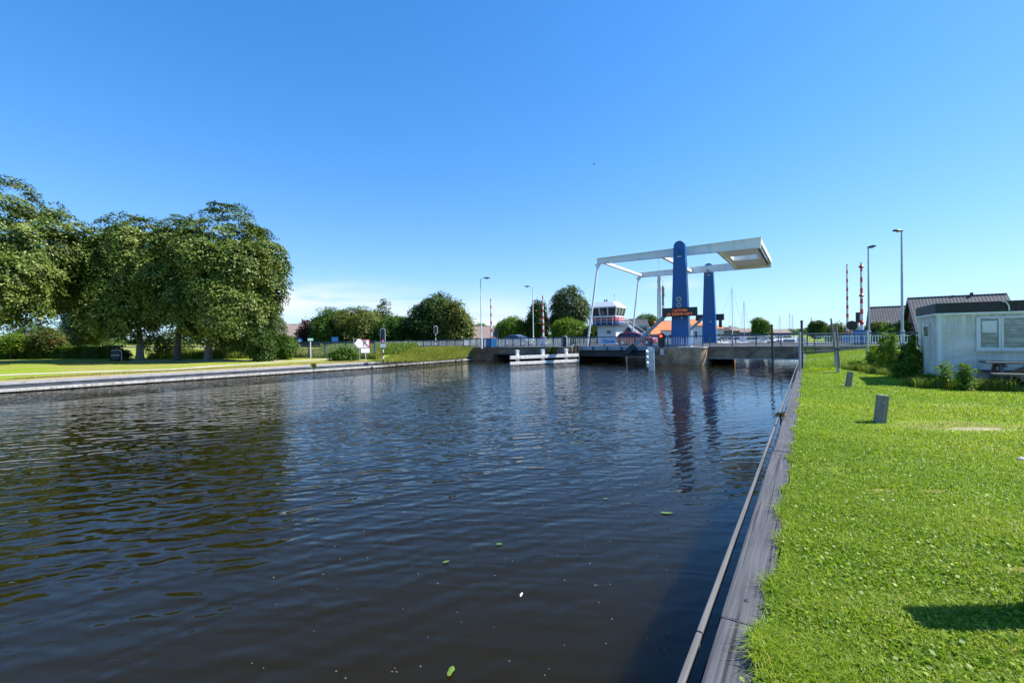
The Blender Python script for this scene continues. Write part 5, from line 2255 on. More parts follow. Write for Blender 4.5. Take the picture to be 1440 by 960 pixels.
def boat(label, px, Y, L, rz, sail=False, mast=0.0, cover=None, B=2.9):
    p = at(px, 476, Y)
    root = thing('sailing_boat' if sail else 'motor_boat', label, 'boat', (p.x, p.y, 0.0), rz, 'boats moored in the marina')
    H = 1.05 if not sail else 0.95
    hu = build('hull', hull_mb(L, B, H), MT['white'], root, smooth=True)
    mb = MB()
    mb.b(-L * 0.46, L * 0.30, -B / 2 - 0.01, B / 2 + 0.01, H * 0.62, H * 0.72)
    build('rubbing_strake', mb, MT['deepblue'], hu)
    if sail:
        mb = MB()
        mb.prism([(-L * 0.15, H), (L * 0.26, H + 0.1), (L * 0.16, H + 0.52), (-L * 0.15, H + 0.58)], -B * 0.28, B * 0.28)
        cb = build('cabin', mb, MT['white'], root, bevel=0.05)
        mb = MB()
        mb.b(-L * 0.1, L * 0.13, -B * 0.28 - 0.012, B * 0.28 + 0.012, H + 0.22, H + 0.40)
        build('window_band', mb, MT['glass'], cb)
        mb = MB()
        mb.tube([(L * 0.08, 0, H), (L * 0.08, 0, H + mast)], [0.085, 0.06], 6)
        build('mast', mb, MT['galv'] if rz > 1 else MT['white'], root, smooth=True)
        mb = MB()
        mb.tube([(L * 0.07, 0, H + 1.25), (-L * 0.36, 0, H + 1.2)], [0.16, 0.13], 6)
        build('boom', mb, MT['sail'], root, smooth=True)
        mb = MB()
        for q in ((L * 0.49, 0, H + 0.2), (-L * 0.48, 0, H), (L * 0.05, B / 2, H), (L * 0.05, -B / 2, H)):
            mb.bar((L * 0.08, 0, H + mast - 0.1), q, 0.02, 0.02)
        build('rigging', mb, MT['galv'], root)
    else:
        mb = MB()
        mb.prism([(-L * 0.30, H), (L * 0.24, H + 0.12), (L * 0.10, H + 1.05), (-L * 0.26, H + 1.1)], -B * 0.36, B * 0.36)
        cb = build('cabin', mb, MT['white'] if cover is None else cover, root, bevel=0.06)
        mb = MB()
        mb.prism([(-L * 0.24, H + 0.50), (L * 0.155, H + 0.52), (L * 0.115, H + 0.90), (-L * 0.235, H + 0.92)], -B * 0.36 - 0.014, B * 0.36 + 0.014)
        build('window_band', mb, MT['glass'], cb)
        mb = MB()
        mb.b(-L * 0.28, L * 0.11, -B * 0.38, B * 0.38, H + 1.08, H + 1.17)
        build('cabin_roof', mb, MT['white'], cb)
        mb = MB()
        for sy in (-1, 1):
            mb.tube([(L * 0.20, sy * B * 0.36, H + 0.75), (L * 0.48, sy * 0.1, H + 0.9)], 0.025, 6)
            for u in (0.0, 0.5, 1.0):
                mb.bar((L * (0.20 + 0.27 * u), sy * (B * 0.36 * (1 - u) + 0.1 * u), H + 0.05), (L * (0.20 + 0.27 * u), sy * (B * 0.36 * (1 - u) + 0.1 * u), H + 0.8), 0.025, 0.025)
        build('pulpit_rail', mb, MT['galv'], root)
    return root


bl = [
    (1003, 92, 7.5, 0.3, False, 0, None, 'white motor boat nearest the far tower'),
    (1014, 104, 8.0, 2.6, False, 0, 'sail', 'motor boat with a dark blue cabin cover beside the far tower'),
    (1026, 98, 9.0, 0.2, True, 12.0, None, 'white sailing boat with the tallest white mast in the marina'),
    (1037, 110, 7.0, 2.9, False, 0, None, 'small white cruiser right of the tall white mast'),
    (1048, 112, 8.0, 1.4, True, 10.0, None, 'sailing boat with a thin grey mast left of the round tree'),
    (1056, 101, 7.5, 0.1, False, 0, None, 'white cruiser with its bow towards the right, below the round tree'),
    (1067, 118, 7.5, 2.8, False, 0, None, 'white motor boat moored below the round tree'),
    (1078, 122, 8.0, 0.5, False, 0, 'sail', 'blue covered motor boat right of the round tree'),
    (1089, 130, 7.0, 0.4, False, 0, None, 'white cruiser just left of the steel pole in the water'),
    (1098, 190, 7.5, 1.5, True, 9.5, None, 'distant sailing boat with its mast right of the steel pole'),
    (1105, 140, 8.0, 0.2, False, 0, None, 'lone white cabin cruiser in open water right of the steel pole'),
    (1112, 205, 8.0, 1.6, True, 11.0, None, 'left one of two distant sailing boats near the fence post'),
    (1116, 212, 8.0, 1.6, True, 10.5, None, 'right one of two distant sailing boats near the fence post'),
]
for px, Y, L, rz, sl, mh, cov, lb in bl:
    boat(lb, px, Y, L, rz, sl, mh, MT[cov] if cov else None)


# jetty among the boats
p = W(-30, 100, 0)
root = thing('jetty', 'low timber jetty among the moored boats', 'jetty', p, RZ)
mb = MB()
mb.b(0, 16, -0.6, 0.6, 0.35, 0.5)
build('walkway', mb, MT['tablewood'], root)
mb = MB()
for x in (0.5, 4, 8, 12, 15.5):
    mb.tube([(x, 0.5, -1.5), (x, 0.5, 1.2)], 0.13, 8)
build('pile_row', mb, MT['pile'], root)

# ------------------------------------------------------------------ floating leaves, feather, bird, litter bin
def floating_leaf(label, px, py, size, rz, seed):
    d = ray(px, py)
    p = EYE + d * (-EYE.z / d.z)
    rng = random.Random(seed)
    mb = MB()
    poly = []
    for i in range(12):
        an = 2 * math.pi * i / 12
        r = size * (0.46 + 0.10 * math.cos(2 * an) + (0.22 if i == 0 else 0)) * rng.uniform(0.72, 1.2)
        poly.append((r * math.cos(an) * 1.3, r * math.sin(an) * 0.85))
    mb.prism_xy(poly, 0.003, 0.007)
    o = build('leaf', mb, MT['floatleaf'], None, (p.x, p.y, 0.012), rz)
    return tag(o, label, 'leaf', 'leaves floating on the canal')


floating_leaf('largest green leaf floating at the bottom of the picture', 634, 946, 0.075, R(75), 1)
floating_leaf('green leaf floating on the right below the tower reflection', 936, 722, 0.10, R(-10), 2)
floating_leaf('tiny green leaf floating in mid canal', 701, 766, 0.06, R(10), 3)
floating_leaf('yellowish leaf floating left of the tiny green leaf', 627, 791, 0.055, R(30), 4)
floating_leaf('tiny leaf floating above the leaf on the right', 851, 702, 0.05, R(0), 5)
d = ray(733, 838)
p = EYE + d * (-EYE.z / d.z)
mb = MB()
mb.prism_xy([(-0.035, 0), (-0.01, 0.010), (0.03, 0.004), (0.04, 0), (0.03, -0.006), (-0.01, -0.009)], 0.0, 0.012)
o = build('feather', mb, MT['feather'], None, (p.x, p.y, 0.012), R(70))
tag(o, 'small white feather floating on the dark water', 'feather')

rng_ = random.Random(8)
mb = MB()
for i in range(70):
    px, py = rng_.uniform(330, 960), rng_.uniform(690, 955)
    d = ray(px, py)
    q = EYE + d * (-EYE.z / d.z)
    if ST(q)[0] > -1.0:
        continue
    an, L, wd = rng_.uniform(0, 3.14), rng_.uniform(0.004, 0.016), rng_.uniform(0.002, 0.005)
    mb.box((q.x, q.y, 0.012), (L, wd, 0.003), an)
o = build('floating_specks', mb, MT['ledge'])
tag(o, 'tiny pale specks drifting on the dark water', 'debris', None, 'stuff')

p = at(835, 231, 45)
root = thing('bird', 'tiny dark bird flying high in the blue sky', 'bird', p, R(30))
mb = MB()
mb.tube([(-0.11, 0, 0), (-0.05, 0, 0.005), (0.03, 0, 0.01), (0.10, 0, 0.02), (0.13, 0, 0.015)], [0.008, 0.03, 0.035, 0.022, 0.005], 8)
build('body', mb, MT['darksteel'], root, smooth=True)
for sy in (-1, 1):
    mb = MB()
    mb.add([(0.05, 0, 0.02), (-0.04, 0, 0.02), (-0.03, sy * 0.12, 0.07), (-0.06, sy * 0.25, 0.05), (0.03, sy * 0.13, 0.075)], [(0, 1, 2, 4), (4, 2, 3)])
    mb.add([(0.05, 0, 0.012), (-0.04, 0, 0.012), (-0.03, sy * 0.12, 0.062), (-0.06, sy * 0.25, 0.045), (0.03, sy * 0.13, 0.067)], [(4, 2, 1, 0), (3, 2, 4)])
    build('wing', mb, MT['darksteel'], root)

p = ground(164, 507.5)
root = thing('litter_bin', 'dark litter bin in a pale frame on the far lawn', 'litter bin', p, R(20))
mb = MB()
mb.b(-0.36, 0.36, -0.3, 0.3, 0.12, 1.05)
build('bin_body', mb, MT['darksteel'], root, bevel=0.03)
mb = MB()
mb.tube([(0.44, 0, 0), (0.44, 0, 1.0), (0.36, 0, 1.17), (-0.36, 0, 1.17), (-0.42, 0, 1.05)], 0.04, 8)
build('frame', mb, MT['railgrey'], root, smooth=True)
mb = MB()
mb.b(-0.37, 0.43, -0.325, -0.302, 0.60, 0.66)
build('band', mb, MT['railgrey'], root)

# ------------------------------------------------------------------ trees
LG = 'lime trees on the far lawn'
lime = dict(group=LG, bract=0.15, flat=0.24, droop=0.30, clump_r=0.92, leaf=0.25, up=0.38, core=0.42, rag=0.10, jit=0.36)
b0 = onground(-32, 44)
make_tree('lime_tree', 'tallest lime tree at the left edge, its top leaving the frame', b0, 20.4, 18.5, 2.4, LEAF['lime'], 21, n_clump=1150, per=110, trunk_r=0.42, lumps=14, **lime)
b0 = onground(196, 51)
make_tree('lime_tree', 'lime tree with a forked pale trunk behind the litter bin', b0, 17.3, 11.8, 2.0, LEAF['lime'], 22, n_clump=760, per=110, trunk_r=0.34, off=(-0.2, 0), lumps=11, barkmat=MT['greybark'], **lime)
b0 = onground(249, 49.5)
make_tree('lime_tree', 'lime tree with a dark trunk in the middle of the group', b0, 16.0, 9.6, 2.1, LEAF['lime'], 23, n_clump=600, per=110, trunk_r=0.33, off=(0.3, 0.6), lumps=10, **lime)
b0 = onground(291, 49)
make_tree('lime_tree', 'broad lime tree with a leaning grey trunk at the right of the group', b0, 17.4, 11.8, 1.6, LEAF['lime'], 24, n_clump=960, per=110, trunk_r=0.36, off=(2.5, -0.2), lumps=13, barkmat=MT['greybark'], **lime)
tree_px('yew_tree', 'dark dense tree between the lime trees above the hedge', 66, 84, 186, 332, 490, LEAF['lime'], 25, n_clump=520, per=130, clump_r=1.1, leaf=0.24, group=None, bract=0.12, droop=0.6, flat=0.16, up=0.55, core=0.45, jit=0.33, shape='dome', lumps=11)
tree_px('conifer', 'dark conical conifer behind the hedge', 68, 84, 132, 392, 498, LEAF['dark'], 26, n_clump=260, per=40, clump_r=0.8, leaf=0.26, shape='cone')
tree_px('poplar', 'slim poplar seen just right of the lime trees', 74, 376, 399, 420, 498, LEAF['silver'], 27, n_clump=150, per=40, clump_r=0.8, leaf=0.28, shape='column')
# row left of the bridge
TG = 'trees behind the left bank'
for (nm, lb, Y, x0, x1, yt, yb, lm, sd, kw) in [
    ('round_tree', 'round dark green tree beside the purple tree', 82, 438, 497, 433, 490, 'mid', 31, {}),
    ('round_tree', 'olive green tree with a flat top in the middle of the row', 80, 468, 541, 430, 491, 'olive', 32, {}),
    ('slender_tree', 'slender feathery tree rising above the row', 90, 528, 551, 425, 478, 'silver', 33, dict(shape='column', n_clump=90)),
    ('round_tree', 'lower fresh green tree filling the gap before the big tree', 78, 522, 586, 442, 490, 'mid', 34, {}),
    ('large_tree', 'largest dark green tree of the row left of the bridge', 76, 568, 648, 414, 490, 'dark', 35, dict(n_clump=620)),
    ('willow_tree', 'olive willow at the right end of the row, beside the white lamp post', 70, 620, 664, 424, 492, 'olive', 36, dict(n_clump=360, shape='dome')),
    ('purple_tree', 'purple leaved tree in front of the far house', 84, 417, 446, 447, 490, 'purple', 37, dict(shape='cone', n_clump=170)),
]:
    a = dict(n_clump=400, per=60, clump_r=1.0, leaf=0.32, group=TG, rag=0.26, core=0.45, droop=0.2, lumps=10)
    a.update(kw)
    tree_px(nm, lb, Y, x0, x1, yt, yb, LEAF[lm], sd, **a)
# behind the bridge
BG = 'trees behind the bridge'
for (nm, lb, Y, x0, x1, yt, yb, lm, sd, kw) in [
    ('round_tree', 'compact bright green tree between the two white lamp posts', 92, 699, 741, 446, 486, 'bright', 41, {}),
    ('ash_tree', 'large loose grey green tree beside the bridge house', 92, 770, 833, 397, 474, 'silver', 42, dict(n_clump=380, clump_r=1.1, rag=.24)),
    ('dark_tree', 'narrow dark tree behind the second lamp post', 90, 741, 772, 424, 486, 'dark', 43, {}),
    ('round_tree', 'fresh yellow green bush tree under the large loose tree', 84, 776, 822, 448, 487, 'bright', 44, {}),
    ('round_tree', 'round green tree above the grey roof behind the red car', 128, 886, 924, 440, 470, 'mid', 45, {}),
    ('round_tree', 'round green tree beyond the marina', 165, 1056, 1085, 446, 475, 'bright', 46, {}),
    ('round_tree', 'small dark tree beside the church spire', 150, 1139, 1163, 449, 478, 'dark', 47, {}),
    ('dark_tree', 'low dark bush between the bridge house and the loose tree', 80, 823, 842, 455, 487, 'mid', 48, dict(shape='bush')),
    ('small_tree', 'small pale tree far behind the left barrier', 130, 664, 686, 455, 470, 'bright', 49, dict(n_clump=90)),
    ('small_tree', 'pale yellow green tree behind the compact bright tree', 115, 694, 712, 454, 478, 'bright', 50, dict(n_clump=90)),
]:
    a = dict(n_clump=320, per=60, clump_r=1.0, leaf=0.33, group=BG, rag=0.26, core=0.45, droop=0.2, lumps=10)
    a.update(kw)
    tree_px(nm, lb, Y, x0, x1, yt, yb, LEAF[lm], sd, **a)
# right of the canal behind the road
for (lb, Y, x0, x1, yt, yb, lm, sd) in [
    ('yellow green shrub left of the thin barrier', 66, 1163, 1192, 450, 484, 'olive', 51),
    ('shrub behind the round black signal disc', 68, 1186, 1212, 451, 484, 'bright', 52),
    ('light green shrub beside the thin lamp post', 56, 1216, 1240, 449, 484, 'olive', 53),
    ('rounded light green shrub left of the tallest lamp post', 52, 1240, 1273, 447, 484, 'bright', 54),
]:
    tree_px('shrub', lb, Y, x0, x1, yt, yb, LEAF[lm], sd, cat='shrub', shape='bush', n_clump=130, per=42, clump_r=0.6, leaf=0.22, group='shrubs behind the right road', lumps=7)
# shrubs on the far bank
for (lb, Y, x0, x1, yt, yb, lm, sd, nc) in [
    ('tall dark shrub at the foot of the right lime tree', 47.5, 338, 388, 455, 505, 'dark', 61, 220),
    ('round fresh green shrub beside the tall dark shrub', 50.5, 378, 417, 466, 503, 'mid', 62, 170),
    ('low leafy shrub left of the waterway sign', 47.5, 462, 502, 486, 505, 'mid', 63, 120),
    ('bright shrub above the hedge at the far left', 56, -10, 40, 462, 492, 'bright', 64, 150),
    ('rust tipped shrub above the hedge', 57, 42, 92, 458, 492, 'rust', 65, 170),
    ('dark green shrub rising behind the hedge', 60, 18, 75, 446, 490, 'mid', 66, 170),
    ('small dark shrub right of the litter bin', 51.5, 160, 180, 488, 505, 'dark', 67, 60),
    ('dark shrubs under the middle lime trees', 56, 205, 268, 462, 500, 'dark', 68, 150),
    ('dark shrub between the lime trunks and the round shrub', 56, 300, 345, 462, 500, 'dark', 69, 140),
]:
    tree_px('shrub', lb, Y, x0, x1, yt, yb, LEAF[lm], sd, cat='shrub', shape='bush', n_clump=nc, per=42, clump_r=0.55, leaf=0.20, group='shrubs on the far bank', lumps=7)


def hedge():
    rng = np.random.default_rng(71)
    a, b = ground(-60, 505.5), ground(161, 504.5)
    root = thing('hedge', 'clipped green hedge behind the far lawn', 'hedge', a)
    d = np.array(b - a)
    L = np.linalg.norm(d[:2])
    dx = d / L
    nx = np.array([-dx[1], dx[0], 0])
    n = 26000
    u = rng.random(n) * L
    top = rng.random(n) < 0.35
    hh, dp = 1.45, 1.3
    z = np.where(top, hh + rng.normal(0, 0.05, n), rng.random(n) * hh)
    w = np.where(top, rng.random(n) * dp, np.where(rng.random(n) < 0.8, rng.normal(0, 0.06, n), rng.random(n) * dp))
    bmp = 0.10 * np.sin(u * 1.7) + 0.08 * np.sin(u * 3.9 + 1) + 0.05 * np.sin(z * 5 + u)
    p = dx[None] * u[:, None] + nx[None] * (w + np.where(top, 0, bmp))[:, None]
    p[:, 2] += z + np.where(top, bmp * 0.7, 0)
    nrm = np.where(top[:, None], np.array([[0, 0, 1.0]]), -nx[None])
    nrm = unit(nrm + rng.normal(size=(n, 3)) * 0.6)
    v, f = leaf_quads(p, nrm, rng.uniform(0.12, 0.24, n), 0.65, rng)
    np_mesh('foliage', v, f, LEAF['mid'], np.clip(rng.normal(0.5, 0.22, n), 0, 1), root)
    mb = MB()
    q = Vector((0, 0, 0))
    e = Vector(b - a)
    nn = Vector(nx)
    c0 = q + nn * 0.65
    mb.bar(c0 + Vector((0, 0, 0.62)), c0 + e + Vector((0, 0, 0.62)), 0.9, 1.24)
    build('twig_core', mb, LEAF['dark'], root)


hedge()


def blades_mesh(name, base, H, Wd, lean, rng, mat, tone, label, kind='stuff', cat='grass'):
    """base (n,3), each blade: two segments"""
    n = len(base)
    an = rng.uniform(0, 6.283, n)
    dirv = np.stack([np.cos(an), np.sin(an), np.zeros(n)], 1)
    side = np.stack([-np.sin(an), np.cos(an), np.zeros(n)], 1)
    turn = rng.uniform(-0.6, 0.6, n)[:, None]
    side = unit(side + dirv * turn)
    up = np.array([[0, 0, 1.0]])
    m = base + dirv * (H * lean * 0.35)[:, None] + up * (H * 0.62)[:, None]
    tip = base + dirv * (H * lean)[:, None] + up * (H * np.clip(1 - 0.45 * lean, 0.25, 1))[:, None]
    w = Wd[:, None]
    v = np.stack([base - side * w, base + side * w, m - side * w * 0.8, m + side * w * 0.8, tip], 1).reshape(-1, 3)
    o = (np.arange(n) * 5)[:, None]
    f = np.stack([o + np.array([[0, 1, 3]]), o + np.array([[0, 3, 2]]), o + np.array([[2, 3, 4]])], 1).reshape(-1, 3)
    ob = np_mesh(name, v, f, mat, np.repeat(tone, 3))
    if label:
        tag(ob, label, cat, None, kind)
    return ob


def scrape_mask(P):
    m = np.zeros(len(P))
    for (px, py, rx, ry, cc, amt) in SCRAPES:
        p = ground(px, py)
        d = ((P[:, 0] - p.x) / rx) ** 2 + ((P[:, 1] - p.y) / ry) ** 2
        m = np.maximum(m, amt * np.clip(1.6 - d, 0, 1))
    return m


def noise2(P, seed, sc):
    r = np.random.default_rng(seed)
    out = np.zeros(len(P))
    for k in range(7):
        w = r.normal(size=2) * sc * (1 + 0.6 * k)
        out += np.sin(P[:, 0] * w[0] + P[:, 1] * w[1] + r.uniform(0, 6.28)) / (1 + 0.4 * k)
    return out / 3.2


def lawn():
    rng = np.random.default_rng(81)
    n = 620000
    az = np.deg2rad(rng.uniform(13, 56, n))
    d = 1.5 * (24 / 1.5) ** (rng.random(n) ** 0.95)
    X, Y = np.sin(az) * d, np.cos(az) * d
    s = X * CA - Y * SA
    t = X * SA + Y * CA
    edge = SR + 0.03 * np.sin(t * 9) + 0.03 * np.sin(t * 3.1 + 2) + rng.normal(0, 0.025, n)
    ok = (s > edge) & (t < 30) & ~((s > 3.2) & (s < 11) & (t > 18.6) & (t < 21.8))
    X, Y, s, t, d = X[ok], Y[ok], s[ok], t[ok], d[ok]
    P = np.stack([X, Y], 1)
    ok = rng.random(len(P)) > scrape_mask(P) * 1.05
    X, Y, s, t, d, P = X[ok], Y[ok], s[ok], t[ok], d[ok], P[ok]
    Z = np.array([gz(a, b) for a, b in zip(s, t)])
    n = len(X)
    pn = noise2(P, 5, 1.1)
    pn2 = noise2(P, 6, 3.5)
    H = rng.uniform(0.022, 0.058, n) * (1 + 0.45 * pn + 0.4 * pn2) * np.clip(1.5 - d * 0.09, 1, 1.4)
    H = np.clip(H, 0.014, 0.11)
    # longer tufts along the capping
    H *= 1 + 0.45 * np.exp(-((s - SR) / 0.12))
    Wd = 0.0019 * np.maximum(1, d / 4.6) * rng.uniform(0.7, 1.5, n)
    lean = rng.uniform(0.2, 1.5, n)
    pn3 = noise2(P, 15, 0.45)
    tone = np.clip(0.42 + 0.15 * pn + 0.12 * pn2 + 0.16 * pn3 + rng.normal(0, 1, n) * np.clip(0.21 - 0.011 * d, 0.09, 0.2), 0, 0.9)
    tone = np.where(rng.random(n) < 0.05 + 0.10 * np.clip(pn3 + 0.4 * pn, 0, 1), rng.uniform(0.90, 1, n), tone)
    base = np.stack([X, Y, Z - 0.004], 1)
    blades_mesh('grass', base, H, Wd, lean, rng, LEAF['grass'], tone, 'short bright green grass of the near lawn')
    # clover and small broad leaves
    n = 60000
    az = np.deg2rad(rng.uniform(14, 54, n))
    d = 1.6 * (11 / 1.6) ** rng.random(n)
    X, Y = np.sin(az) * d, np.cos(az) * d
    s = X * CA - Y * SA
    t = X * SA + Y * CA
    P = np.stack([X, Y], 1)
    cl = noise2(P, 9, 1.6) + rng.normal(0, 0.35, n)
    ok = (s > SR + rng.normal(0.0, 0.04, n)) & (cl > 0.0) & (rng.random(n) > scrape_mask(P))
    X, Y, s, t, d = X[ok], Y[ok], s[ok], t[ok], d[ok]
    n = len(X)
    Z = np.array([gz(a, b) for a, b in zip(s, t)]) + rng.uniform(0.008, 0.045, n)
    nr = unit(np.stack([rng.normal(0, .55, n), rng.normal(0, .55, n), np.ones(n)], 1))
    v, f = leaf_quads(np.stack([X, Y, Z], 1), nr, rng.uniform(0.012, 0.036, n), 0.75, rng)
    o = np_mesh('clover_leaves', v, f, LEAF['grass'], np.clip(rng.normal(0.36, 0.2, n), 0, 0.85))
    tag(o, 'small clover and buttercup leaves among the near grass', 'clover', None, 'stuff')
    # tiny white and yellow flowers
    n = 50
    az = np.deg2rad(rng.uniform(30, 52, n))
    d = rng.uniform(2.2, 12, n)
    X, Y = np.sin(az) * d, np.cos(az) * d
    s = X * CA - Y * SA
    t = X * SA + Y * CA
    P = np.stack([X, Y], 1)
    ok = (s > 0.1) & (noise2(P, 12, 0.9) > 0.15)
    X, Y, s, t = X[ok], Y[ok], s[ok], t[ok]
    n = len(X)
    Z = np.array([gz(a, b) for a, b in zip(s, t)]) + rng.uniform(0.03, 0.06, n)
    nr = unit(np.stack([rng.normal(0, .3, n), rng.normal(0, .3, n), np.ones(n)], 1))
    v, f = leaf_quads(np.stack([X, Y, Z], 1), nr, rng.uniform(0.010, 0.018, n), 0.9, rng)
    o = np_mesh('lawn_flowers', v, f, MT['feather'])
    tag(o, 'tiny white clover flowers scattered in the near lawn', 'flowers', None, 'stuff')


lawn()


def band_blades(name, label, poly_px, n, h0, h1, w, mat, seed, tmul=0.5, cat='grass', lean=0.5, along=False):
    """tall grasses scattered between ground points seen along picture rows"""
    rng = np.random.default_rng(seed)
    pts = []
    for (px0, py0, px1, py1, depth, m) in poly_px:
        a, b = ground(px0, py0), ground(px1, py1)
        u = rng.random(m)
        dd = rng.random(m) * depth
        e = np.array(b - a)
        q = np.array(a)[None] + e[None] * u[:, None]
        q[:, 1] += dd * (CA if along else 1)
        q[:, 0] += dd * (SA if along else 0)
        pts.append(q)
    q = np.concatenate(pts)
    st = [(x * CA - y * SA, x * SA + y * CA) for x, y, z in q]
    q[:, 2] = [gz(a, b) - 0.02 for a, b in st]
    n = len(q)
    pn = noise2(q[:, :2], seed + 1, 0.8)
    H = rng.uniform(h0, h1, n) * (1 + 0.35 * pn)
    tone = np.clip(tmul + 0.25 * pn + rng.normal(0, 0.2, n), 0, 1)
    return blades_mesh(name, q, H, np.full(n, w), rng.uniform(0.1, lean, n), rng, mat, tone, label, cat=cat)


band_blades('tall_grass', 'tall reeds and wild grass under the lime trees', [(205, 504.5, 345, 504.0, 5, 9000), (345, 503.5, 420, 502, 4, 4000)], 0, 0.5, 1.25, 0.022, LEAF['reed'], 91, 0.35)
band_blades('tall_grass', 'pale reeds behind the mesh fence on the far bank', [(425, 499.0, 560, 499.0, 22, 18000)], 0, 0.35, 0.95, 0.03, LEAF['reed'], 96, 0.30)
band_blades('weeds', 'dry weeds and grasses along the mesh fence', [(400, 503.0, 470, 503.0, 3, 5000), (470, 503.5, 530, 505.5, 2.4, 4200)], 0, 0.25, 0.95, 0.022, LEAF['reed'], 92, 0.60)
band_blades('rough_grass', 'rough grass on the slope beside the left abutment', [(515, 509.5, 655, 503.5, 16, 36000)], 0, 0.08, 0.24, 0.02, LEAF['meadow'], 93, 0.45)
band_blades('verge_grass', 'dry grass tufts along the coping of the far bank', [(0, 534.5, 400, 513.8, 1.3, 9000), (400, 513, 530, 508, 1.0, 3000)], 0, 0.05, 0.16, 0.014, LEAF['dry'], 94, 0.5)
band_blades('slope_grass', 'long grass on the slope below the retaining wall', [(1131, 519, 1290, 512, 17, 22000), (1130, 523, 1215, 518, 6, 6000)], 0, 0.06, 0.22, 0.012, LEAF['grass'], 95, 0.5, along=True)

# ------------------------------------------------------------------ plants around the cabin and the wire fence
def climber(label, px, ybase, ytop, width, seed, lm='mid', n=110, leaf=0.075, per=34, depth=0.45, clump=0.17):
    p = ground(px, ybase)
    top = at(px, ytop, p.y)
    return make_tree('shrub', label, p, top.z - p.z, width, 0.02, LEAF[lm], seed, n_clump=n, per=per, clump_r=clump, leaf=leaf, shape='column' if (top.z - p.z) > width * 1.4 else 'bush',
                     cat='shrub', group='wild plants around the cabin', lumps=7, trunk_r=0.018, rag=0.25, droop=0.2)


climber('tall dark climbing plant against the end wall of the cabin', 1283, 531, 474, 0.30, 101, 'bright', 90, leaf=0.085)
climber('second dark climbing stem close to the cabin end wall', 1274, 530, 486, 0.30, 118, 'mid', 80, leaf=0.085)
climber('leafy bush at the foot of the tall plant beside the cabin', 1268, 531, 509, 0.5, 102, 'bright', 70)
climber('thin climbing stem left of the tall plant', 1256, 525, 462, 0.30, 103, 'bright', 60)
climber('climbing weeds on the wire fence beside the last post', 1229, 519, 486, 0.50, 104, 'bright', 60)
climber('climbing weeds in the middle of the overgrown fence', 1243, 521, 470, 0.34, 105, 'bright', 70)
climber('bushy weeds between the fence and the tall plant', 1259, 525, 494, 0.55, 106, 'bright', 60)
climber('low weeds spreading left of the last fence post', 1209, 517, 507, 0.9, 107, 'bright', 70)
climber('bright weed clump at the cabin corner', 1327, 546, 513, 0.20, 108, 'bright', 24)
climber('tall yellow green weed in front of the cabin wall', 1357, 549, 512, 0.17, 109, 'bright', 24)
climber('small weeds at the left foot of the cabin corner', 1309, 543, 525, 0.36, 117, 'bright', 60)
climber('weeds under the picnic table', 1411, 543, 525, 0.62, 112, 'bright', 55)
climber('small tuft of weeds on the bollard end of the quay', 1098, 588, 578, 0.13, 114, 'rust', 26, leaf=0.03, per=20, clump=0.05)
climber('small plant growing from the far ledge of the quay', 441, 516, 510, 0.36, 115, 'bright', 18)
p = W(-23.6, 44.1, 0.85)
make_tree('shrub', 'bush growing against the left abutment behind the fender', (p.x, p.y, 0.55), 1.25, 1.1, 0.1, LEAF['mid'], 116, n_clump=60, per=34, clump_r=0.2, leaf=0.10, shape='bush', cat='shrub', lumps=6)


band_blades('weeds', 'wild grasses and weeds at the foot of the cabin', [(1296, 546, 1440, 552, 0.7, 3400), (1300, 544, 1380, 548, 0.5, 1500), (1205, 520, 1292, 533, 1.6, 3000)], 0, 0.08, 0.36, 0.006, LEAF['reed'], 97, 0.30)

# ------------------------------------------------------------------ far tree belt to the horizon
def far_belt():
    rng = np.random.default_rng(121)
    n = 30000
    az = np.deg2rad(rng.uniform(-55, 55, n))
    d = rng.uniform(620, 780, n)
    hh = 5.5 + 3.2 * np.sin(az * 23) + 2.0 * np.sin(az * 57 + 1) + 1.5 * np.sin(az * 131)
    z = 0.8 + rng.random(n) * np.clip(hh, 1.2, 12)
    P = np.stack([np.sin(az) * d, np.cos(az) * d, z], 1)
    nr = unit(np.stack([-np.sin(az), -np.cos(az), np.full(n, 0.8)], 1) + rng.normal(size=(n, 3)) * 0.5)
    v, f = leaf_quads(P, nr, rng.uniform(1.6, 3.4, n), 0.7, rng)
    o = np_mesh('distant_woods', v, f, LEAF['dark'], rng.random(n))
    tag(o, 'far off belt of trees along the horizon', 'woods', None, 'stuff')


far_belt()

# ------------------------------------------------------------------ world, sun, camera
SUN_AZ = R(87)      # clockwise from +Y (to the right of the picture, a little behind it)
SUN_EL = R(48)
w = bpy.data.worlds.new('World')
SC.world = w
w.use_nodes = True
nt = w.node_tree
nt.nodes.clear()
g = N(nt)
out = g.n('ShaderNodeOutputWorld')
bg = g.n('ShaderNodeBackground')
sky = g.n('ShaderNodeTexSky', sky_type='NISHITA')
sky.sun_disc = False
sky.sun_elevation = SUN_EL
sky.sun_rotation = SUN_AZ
sky.altitude = 0
sky.air_density = 1.0
sky.dust_density = 0.2
sky.ozone_density = 3.0
SKY_STRENGTH = 0.15
# thin clouds low over the horizon
dirv = g.coord('Generated')
sx = g.n('ShaderNodeSeparateXYZ')
g.l(dirv, sx.inputs[0])
mp = g.mapping(dirv, (2.2, 2.2, 13.0), (0, 0, 0), (0.3, 0.1, 0.0))
cn = g.noise(mp, 2.1, 6, 0.55, 0.3)


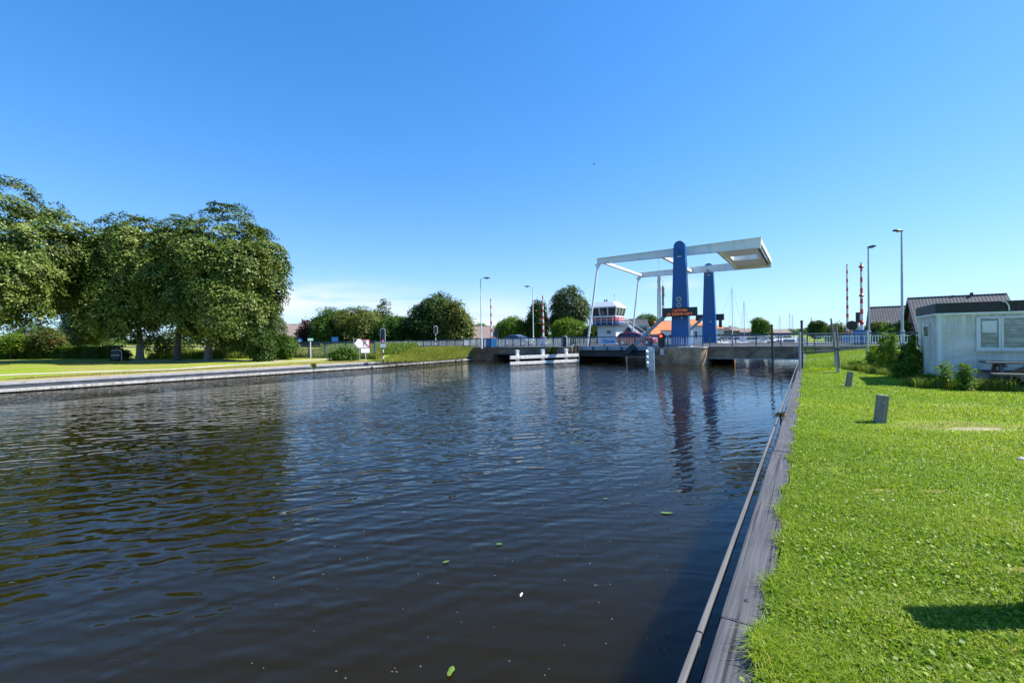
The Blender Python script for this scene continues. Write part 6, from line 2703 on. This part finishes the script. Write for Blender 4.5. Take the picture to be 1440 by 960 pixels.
def blob(px, py, rx, ry):
    d = ray(px, py).normalized()
    az = g.math('ARCTAN2', sx.outputs[0], sx.outputs[1])
    a = g.math('DIVIDE', g.math('SUBTRACT', az, math.atan2(d.x, d.y)), rx)
    b = g.math('DIVIDE', g.math('SUBTRACT', sx.outputs[2], d.z), ry)
    q = g.math('ADD', g.math('MULTIPLY', a, a), g.math('MULTIPLY', b, b))
    return g.math('EXPONENT', g.math('MULTIPLY', q, -1.0))


mask = g.math('ADD', g.math('MULTIPLY', blob(450, 425, 0.16, 0.032), 1.5), g.math('MULTIPLY', blob(700, 448, 0.14, 0.045), 0.75))
mask = g.math('ADD', mask, g.math('MULTIPLY', blob(560, 455, 0.22, 0.03), 0.6))
mask = g.math('ADD', mask, g.math('MULTIPLY', blob(952, 400, 0.05, 0.012), 0.55))
cm = g.math('MULTIPLY', mask, g.ramp(cn, [(0.30, (0, 0, 0)), (0.55, (1, 1, 1))]))
cm = g.math('MULTIPLY', cm, 0.9, clamp=True)
hs = g.n('ShaderNodeHueSaturation')
hs.inputs['Saturation'].default_value = 1.30
g.l(sky.outputs[0], hs.inputs['Color'])
sp = g.n('ShaderNodeSeparateColor')
g.l(hs.outputs[0], sp.inputs[0])
cc = g.n('ShaderNodeCombineColor')
for i, (gain, k) in enumerate(((0.70, 0.34), (0.80, 0.20), (0.98, 0.12))):      # soft shoulder of a clear, dry sky
    x = g.math('MULTIPLY', sp.outputs[i], gain)
    g.l(g.math('DIVIDE', x, g.math('MULTIPLY_ADD', x, k, 1.0)), cc.inputs[i])
skyc = g.mix(cm, cc.outputs[0], (2.5, 2.75, 3.1))
g.l(skyc, bg.inputs[0])
bg.inputs[1].default_value = SKY_STRENGTH
g.l(bg.outputs[0], out.inputs[0])

sl_ = bpy.data.lights.new('sun', 'SUN')
sl_.energy = 3.6
sl_.angle = R(0.55)
sl_.color = (1.0, 0.955, 0.88)
so = bpy.data.objects.new('sun', sl_)
COL.objects.link(so)
sd = Vector((math.sin(SUN_AZ) * math.cos(SUN_EL), math.cos(SUN_AZ) * math.cos(SUN_EL), math.sin(SUN_EL)))
so.rotation_euler = (-sd).to_track_quat('-Z', 'Y').to_euler()
so.location = sd * 100

cam = bpy.data.cameras.new('camera')
cam.sensor_width = 36
cam.sensor_fit = 'HORIZONTAL'
cam.lens = 36 * F / 1440
cam.clip_start = 0.05
cam.clip_end = 20000
co = bpy.data.objects.new('camera', cam)
COL.objects.link(co)
m = Matrix((CR, CU, -CF)).transposed().to_4x4()
m.translation = EYE
co.matrix_world = m
SC.camera = co

vs = SC.view_settings
vs.view_transform = 'Standard'
vs.look = 'None'
vs.exposure = 1.32
vs.gamma = 1.0
vs.use_curve_mapping = False
SC.cycles.max_bounces = 6
SC.cycles.diffuse_bounces = 3
SC.cycles.glossy_bounces = 3
SC.cycles.transmission_bounces = 2
SC.cycles.transparent_max_bounces = 4
